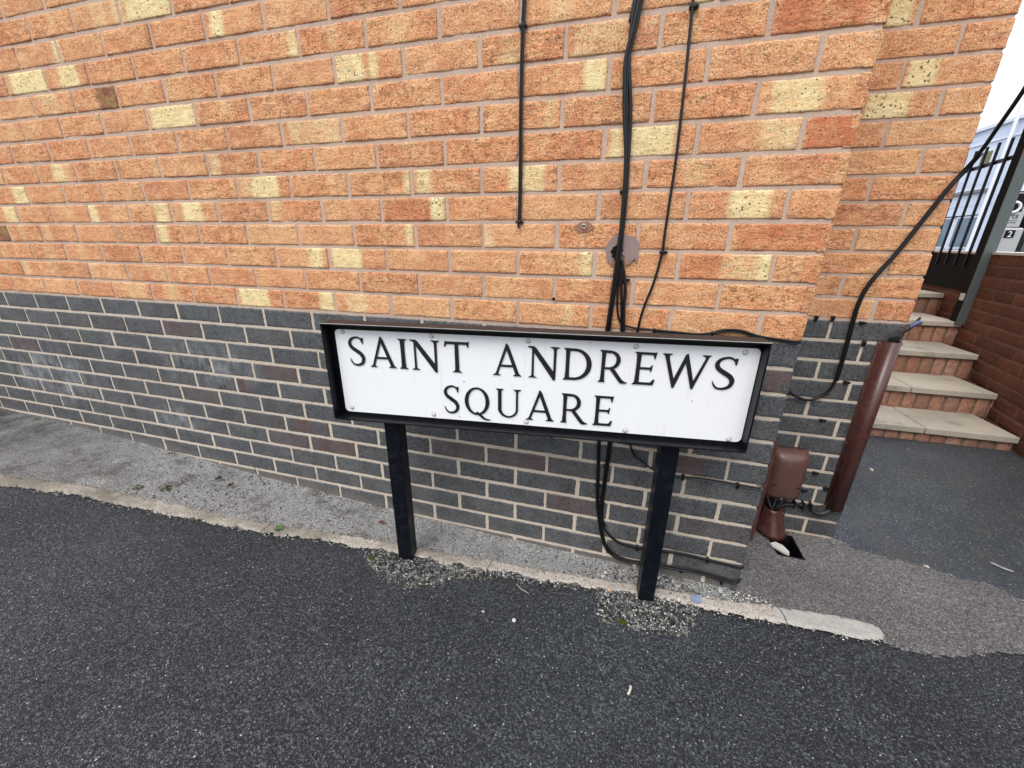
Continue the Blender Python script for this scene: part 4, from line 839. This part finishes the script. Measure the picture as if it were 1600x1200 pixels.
PEB = [(-.789, -.339, .0050, 'white pebble on the road, left one of a pair near the left post patch'), (-.69, -.337, .0055, 'white pebble on the road, right one of a pair between the posts'), (-.941, -.256, .0055, 'white pebble at the edge of the grit beside the left post'),
       (-.965, -.037, .005, 'white pebble on the pale pavement between left post and wall'), (-.052, -.012, .010, 'smooth blue grey pebble against the wall foot at the corner'), (-.193, -.094, .0085, 'largest white pebble in the grit right of the right post'),
       (-.225, -.105, .0065, 'white pebble between the right post and the blue paint mark'), (-.432, -.051, .0085, 'pinkish white pebble on the pavement left of the right post'), (.734, .362, .010, 'pale pebble on the seam between the two tarmacs'), (.883, 1.075, .013, 'pale flat chip on the path before the steps'), (-.415, -.125, .007, 'orange tinted pebble beside the grit at the right post'), (-.609, -.166, .006, 'small dark red stone at the kerb between the posts')]
for i, (x, y, r, lb) in enumerate(PEB):
    m = M_STONE if i not in (4, 10, 11) else (mat_plain('blue_grey_stone', (.28, .32, .33), .7, .3), None, None, None, None, None, mat_plain('orange_stone', (.60, .36, .20), .8, .2), mat_plain('dark_red_stone', (.05, .02, .02), .7, .3))[i - 4]
    stone('pebble', x, y, r, lb, m, .6, 'loose pebbles', cat='pebble', seed=i + 1)
# leaf, twigs, moss, cigarette end, paint marks
def leaf(x, y, s, col, label, seed=1, rot=0):
    rn = random.Random(seed); b = bmesh.new(); pts = [(0, 0), (.35, .3), (.2, .55), (.55, .5), (.6, .85), (.85, .6), (1.25, .75), (1.1, .35), (1.4, .1), (1.0, -.05), (1.1, -.4), (.7, -.3), (.5, -.6), (.35, -.25)]
    vs = [b.verts.new((x + s * (p * math.cos(rot) - q * math.sin(rot)), y + s * (p * math.sin(rot) + q * math.cos(rot)), gz(x, y) + .010 + s * .25 * abs(q) + rn.uniform(0, s * .15))) for p, q in pts]
    c = b.verts.new((x + s * .7 * math.cos(rot), y + s * .7 * math.sin(rot), gz(x, y) + .009))
    for i in range(len(vs)): b.faces.new((vs[i], vs[(i + 1) % len(vs)], c))
    bmesh.ops.solidify(b, geom=b.faces[:], thickness=.0006)
    me = bpy.data.meshes.new('leaf'); b.to_mesh(me); b.free(); return tag(link('leaf', me, mat_plain('leaf', col, .6, .3, 0, .25, 90), None, False), label, 'leaf')
leaf(-1.66, -.268, .026, (.13, .22, .07), 'green fallen leaf lying on the pale kerb left of the board', 1, .2)
leaf(-2.05, -.128, .022, (.12, .05, .03), 'curled brown leaf on the pale pavement by the charcoal wall', 3, 1.0)
leaf(-2.15, -.10, .022, (.03, .025, .02), 'black wet leaf on the pavement near the wall', 5, .1)
leaf(-1.30, -.10, .018, (.22, .10, .06), 'small reddish leaf on the pavement left of the left post', 6, 2.1)
def moss(x, y, r, label, seed):
    rn = random.Random(seed); b = bmesh.new()
    for i in range(90):
        a, d = rn.uniform(0, 6.3), r * math.sqrt(rn.random()); pebble_bm(b, x + 1.2 * d * math.cos(a), y + .7 * d * math.sin(a), gz(x, y) + .002, rn.uniform(.0012, .0028), rn, .9)
    me = bpy.data.meshes.new('moss_tuft'); b.to_mesh(me); b.free(); tag(link('moss_tuft', me, mat_plain('moss', (.045, .065, .010), .9, .1, 0, .4, 120)), label, 'moss')
moss(-2.378, -.261, .026, 'bright green moss tuft on the pavement near the kerb', 1); moss(-2.275, -.221, .028, 'darker moss tuft just right of the bright one on the pavement', 2); moss(-1.235, -.262, .010, 'tiny moss tuft in the grit left of the left post', 3); moss(-.37, -.235, .012, 'tiny moss tuft in the grit in front of the right post', 4)
def twig(pts, r, label, mat):
    P = [(x, y, gz(x, y) + r + h) for x, y, h in pts]; tag(MB().tube(catmull(P, 4), r, 6).build('twig', mat, None, True), label, 'twig')
M_TW = mat_plain('twig', (.10, .06, .04), .8, .2); M_PALE = mat_plain('pale_straw', (.50, .46, .36), .7, .2)
twig([(-1.70, -.03, .0), (-1.66, -.04, .02), (-1.63, -.035, .05), (-1.61, -.03, .02)], .0014, 'thin dark stalk curled up at the foot of the wall left of the board', M_TW)
twig([(-2.02, -.008, .08), (-2.0, -.02, .03), (-1.96, -.03, .0), (-1.93, -.04, .01)], .0014, 'dry stalk leaning on the charcoal bricks above the brown leaf', M_TW)
twig([(-.375, -.006, .045), (-.385, -.018, .02), (-.395, -.03, .0)], .0016, 'dry brown twig by the wall between the posts', M_TW)
twig([(-.72, -.20, .0), (-.70, -.215, .001), (-.67, -.225, .0)], .0009, 'pale straw curl on the road between the posts', M_PALE)
twig([(-.352, -.448, .0), (-.347, -.436, .001), (-.345, -.424, 0)], .0034, 'pale chewed cigarette end on the road in front of the right post', M_PALE)
# blue survey paint on the kerb, white scuffs on the path
def mark(pts, name, label, mat, cat, dz):
    b = bmesh.new(); f_ = b.faces.new([b.verts.new((x, y, gz(x, y) + dz)) for x, y in pts]); 
    me = bpy.data.meshes.new(name); b.to_mesh(me); b.free(); tag(link(name, me, mat), label, cat)
mark([(-.150, -.094), (-.132, -.098), (-.122, -.088), (-.128, -.078), (-.118, -.066), (-.132, -.062), (-.142, -.072), (-.154, -.075)], 'paint_mark', 'small blue paint mark on the concrete edging right of the right post', mat_plain('blue_paint', (.19, .25, .38), .8, .2, 0, .5, 150), 'paint mark', .0095)
mark([(.985, .455), (.993, .463), (1.010, .446), (1.034, .430), (1.030, .418), (1.008, .430)], 'paint_mark', 'white scuff mark on the dark path at the right', mat_plain('white_scuff', (.32, .33, .34), .8, .2, 0, .5, 150), 'paint mark', .0085)

# ---------------------------------------------------------------- steps
stairs = tag(empty('staircase', (1.2, 1.5, -.85)), 'five pale slab steps with red brick risers rising beside the building', 'steps')
fy = [1.50, 1.82, 2.165, 2.515, 2.93]; tz = [-.767, -.616, -.449, -.286, -.120]; prev = -.86
def wx(y): return 1.756 + .2 * (y - 1.5)
seam = [1.322, 1.38, 1.25, 1.62, 1.4]
for i, (y, z) in enumerate(zip(fy, tz)):
    yn = fy[i + 1] + .03 if i < 4 else 3.9; xl, xr = .47, wx(y)
    for a, b_ in ((xl, seam[i] - .0025), (seam[i] + .0025, xr - .002)):
        bb = MB(); bb.box(a, b_, y, yn, z - .037, z, .004)
        bb.build('tread', M_SLAB, stairs)
    # brick on edge riser
    V = MB(); x = xl; rn = random.Random(i); zb = prev - .02; zt_ = z - .038; T = []; 
    verts = 0
    while x < xr + .02:
        w = .066 + rn.uniform(-.003, .003); V.box(x, x + w, y + .018 + rn.uniform(0, .005), y + .12, zb, zt_ - rn.uniform(.002, .006), .009); x += w + .009
        T += [(rn.random(), rn.random(), rn.random(), 1)] * (len(V.bm.verts) - verts); verts = len(V.bm.verts)
    o = V.build('riser', M_RISER, stairs, True)
    a = o.data.color_attributes.new('rnd', 'FLOAT_COLOR', 'POINT'); a.data.foreach_set('color', np.asarray(T, dtype=np.float32).ravel())
    MB().box(xl, xr, y + .027, y + .13, zb - .05, zt_ + .0015).build('riser_mortar', mat_mortar('riser_mortar', (.22, .16, .11), (.15, .12, .09), (.05, .04, .03)) if i == 0 else bpy.data.materials['riser_mortar'], stairs)
    prev = z
MB().box(.47, wx(3.2), 3.0, 6.5, -1.0, -.15).build('landing', M_RW, stairs)

# ---------------------------------------------------------------- garden wall and railing
gw_ = tag(empty('garden_wall', (1.8, 2, -.85)), 'dark red brick garden wall with a pale coping to the right of the steps', 'wall')
WD = Vector((.2, 1, 0)).normalized(); WN = Vector((-WD.y, WD.x, 0))
WO = Vector((1.756 - .2 * 1.5, 0, .207 - .012))
L0, L1 = -1.6, 8.0
brick_mesh('brickwork', WO + WD * L0, WD, WN, range(-16, 0), 0, L1 - L0, 0, M_RW, gw_, amp=.0008, rag=.001, res=.02, seed=55)
mortar_sheet('mortar', (WO.x, 0, 0), WD, WN, L0, L1, -1.1, .192, .003, M_RWM, gw_, .08)
b = MB(); A_ = Vector((WO.x, 0, 0)) + WD * L0 + WN * .004; B_ = Vector((WO.x, 0, 0)) + WD * L1 + WN * .004
b.prism([A_ + Vector((0, 0, .1925)), B_ + Vector((0, 0, .1925)), B_ - WN * .23 + Vector((0, 0, .1925)), A_ - WN * .23 + Vector((0, 0, .1925))], (0, 0, .016)); b.build('coping', M_COPE, gw_)
b = MB(); b.prism([A_ - WN * .02 + Vector((0, 0, -1.2)), B_ - WN * .02 + Vector((0, 0, -1.2)), B_ - WN * .21 + Vector((0, 0, -1.2)), A_ - WN * .21 + Vector((0, 0, -1.2))], (0, 0, 1.392)); b.build('core', M_RWM, gw_)
rail = tag(empty('railing', (2.05, 3, .2)), 'black vertical bar railing on the garden wall behind its tall grey post', 'railing')
RM = Matrix(((WD.x, -WN.x, 0, WO.x), (WD.y, -WN.y, 0, 0), (0, 0, 1, 0), (0, 0, 0, 1)))   # x along wall, y away from the steps
yl = lambda y: y / WD.y
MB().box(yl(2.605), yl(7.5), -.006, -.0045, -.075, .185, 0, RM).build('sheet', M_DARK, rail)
b = MB(); b.box(yl(2.60), yl(7.5), .0, .012, .812, .838, .001, RM); b.build('top_rail', M_STEEL, rail)
for k in range(14):
    u = yl(2.777 + .1565 * k); MB().box(u - .007, u + .007, -.016, -.001, .10, .955, .001, RM).build('bar', M_STEEL, rail)
MB().box(yl(2.499), yl(2.591), -.049, -.040, -.30, 1.35, .001, RM).build('shaded_web', M_DARK, rail); b = MB(); b.box(yl(2.490), yl(2.498), -.048, .012, -.30, 1.35, .001, RM); b.box(yl(2.592), yl(2.60), -.040, .012, -.30, 1.35, .001, RM)  # web coloured darker than the flanges to stand in for shade on that side
b.build('post', M_GSTEEL, rail)
MB().box(yl(2.51), yl(2.57), -.052, -.0485, -.13, -.08, .003, RM).build('bracket', M_COPE, rail)

# ---------------------------------------------------------------- beyond: pale building, shop front, signs
far = tag(empty('pale_building', (15.7, 26, 0)), 'pale blue white office building with window band seen past the railing', 'building')
def mat_far():
    t = NT('painted_far_brick'); br = t.n.new('ShaderNodeTexBrick'); t.lk(t.map((1, 1, 1)), br.inputs['Vector'])
    n = t.noise(.7, 3); c = t.mix(n, (.62, .70, .84), (.70, .76, .88)); ln = t.noise(1, 2, .5, t.map((1, .15, 4)))
    c = t.mix(t.ramp(ln, [(.58, 0), (.64, .25)]), c, (.35, .40, .55)); return t.fin(c, .8, .2)
M_FAR = mat_far(); M_FW = mat_plain('white_frame', (.75, .78, .85), .5, .3, 0, .03); M_GL = mat_plain('far_glass', (.14, .20, .27), .12, .7, 0, .5, 1.2)
MB().box(15.7, 22, 8, 60, -1, 5.66).build('wall', M_FAR, far)
MB().box(15.60, 15.72, 8, 60, 5.60, 5.74).box(15.66, 15.72, 8, 60, 4.95, 5.0).build('parapet', M_FW, far)
MB().box(15.58, 15.72, 25.0, 60, 2.72, 2.86).build('rail_band', mat_plain('grey_rail', (.22, .2, .2), .5), far)
for y0 in (24.95, 26.6, 28.3):
    w = MB().box(15.64, 15.71, y0, y0 + 1.5, .10, 1.66).build('window', M_FW, far)
    MB().box(15.62, 15.645, y0 + .12, y0 + 1.38, .22, 1.58).build('pane', M_GL, w)
w = MB().box(15.66, 15.71, 25.65, 26.35, 3.95, 4.62).build('window', M_FW, far); MB().box(15.63, 15.665, 25.72, 26.28, 4.0, 4.55).build('pane', mat_plain('ochre_blind', (.16, .16, .07), .4), w)
MB().box(15.62, 15.70, 24.85, 60, 1.66, 1.70).build('lintel', M_DARK, far)
MB().tube([(15.5, 24.75, -.5), (15.5, 24.75, 7.2)], .07, 8).build('downpipe', M_WHITE, far)
pole = tag(MB().tube([(13.5, 19.9, -.9), (13.5, 19.9, 7)], .035, 8).build('pole', M_WHITE), 'thin white pole standing in front of the pale building', 'pole')
# shop front behind the wall
shop = tag(empty('shop_front', (4.6, 6.4, -.8)), 'dark shop front with grey panel and pale upper wall behind the garden wall', 'shop')
MB().box(4.50, 9, 6.4, 6.5, -.85, .93).build('front', M_DARK, shop)
MB().box(4.47, 9, 6.30, 6.40, .90, .945).build('fascia', M_STEEL, shop)
MB().box(4.50, 4.56, 6.3, 6.39, -.8, .90).box(4.74, 4.95, 6.3, 6.39, -.8, .75).build('frame', M_GSTEEL, shop)
# sign board: a ring above the letters rts
sb = tag(empty('sign_board', (3.6, 5, .1)), 'white sign board with a ring emblem and the letters rts behind the railing post', 'sign')
M_OFFW = mat_plain('off_white', (.42, .43, .43), .6, .3, 0, .1, 3)
MB().box(3.46, 3.735, 5.0, 5.03, .455, .81, .002).build('board', M_OFFW, sb)
MB().box(3.47, 3.70, 4.994, 4.999, .615, .80, .001).build('panel', M_STEEL, sb)
b = MB(); rg = [Vector((3.615 + .052 * math.cos(t), 4.990, .660 + .052 * math.sin(t))) for t in np.linspace(0, 2 * math.pi, 33)]
b.tube(rg, .014, 8, False); b.build('ring', M_WHITE, sb, True)
def text(s, size, x, z, y, parent, mat, name='lettering'):
    c = bpy.data.curves.new(name, 'FONT'); c.body = s; c.size = size; c.extrude = .001
    o = bpy.data.objects.new(name, c); COL.objects.link(o)
    dg = bpy.context.evaluated_depsgraph_get(); me = bpy.data.meshes.new_from_object(o.evaluated_get(dg)); bpy.data.objects.remove(o)
    me.transform(Matrix.Translation((x, y, z)) @ Matrix.Rotation(R(90), 4, 'X')); me.materials.clear()
    return link(name, me, mat, parent, False)
text('rts', .085, 3.600, .545, 4.996, sb, M_GSTEEL)
MB().box(3.58, 3.70, 4.996, 4.999, .520, .524).box(3.59, 3.69, 4.996, 4.999, .497, .503).build('rule', M_GSTEEL, sb)
for x in (3.48, 3.715): MB().tube([(x, 5.045, -.86), (x, 5.045, .8)], .015, 8).build('leg', M_STEEL, sb)
wb = tag(empty('ticket_post', (3.62, 4.8, -.8)), 'squat white post with a dark panel reading 2 below the sign board', 'post')
MB().box(3.46, 3.66, 4.80, 4.92, -.86, .44, .02).build('body', M_OFFW, wb)
MB().box(3.50, 3.585, 4.795, 4.799, .335, .415, .001).build('panel', M_STEEL, wb)
text('2', .085, 3.522, .345, 4.793, wb, M_WHITE)
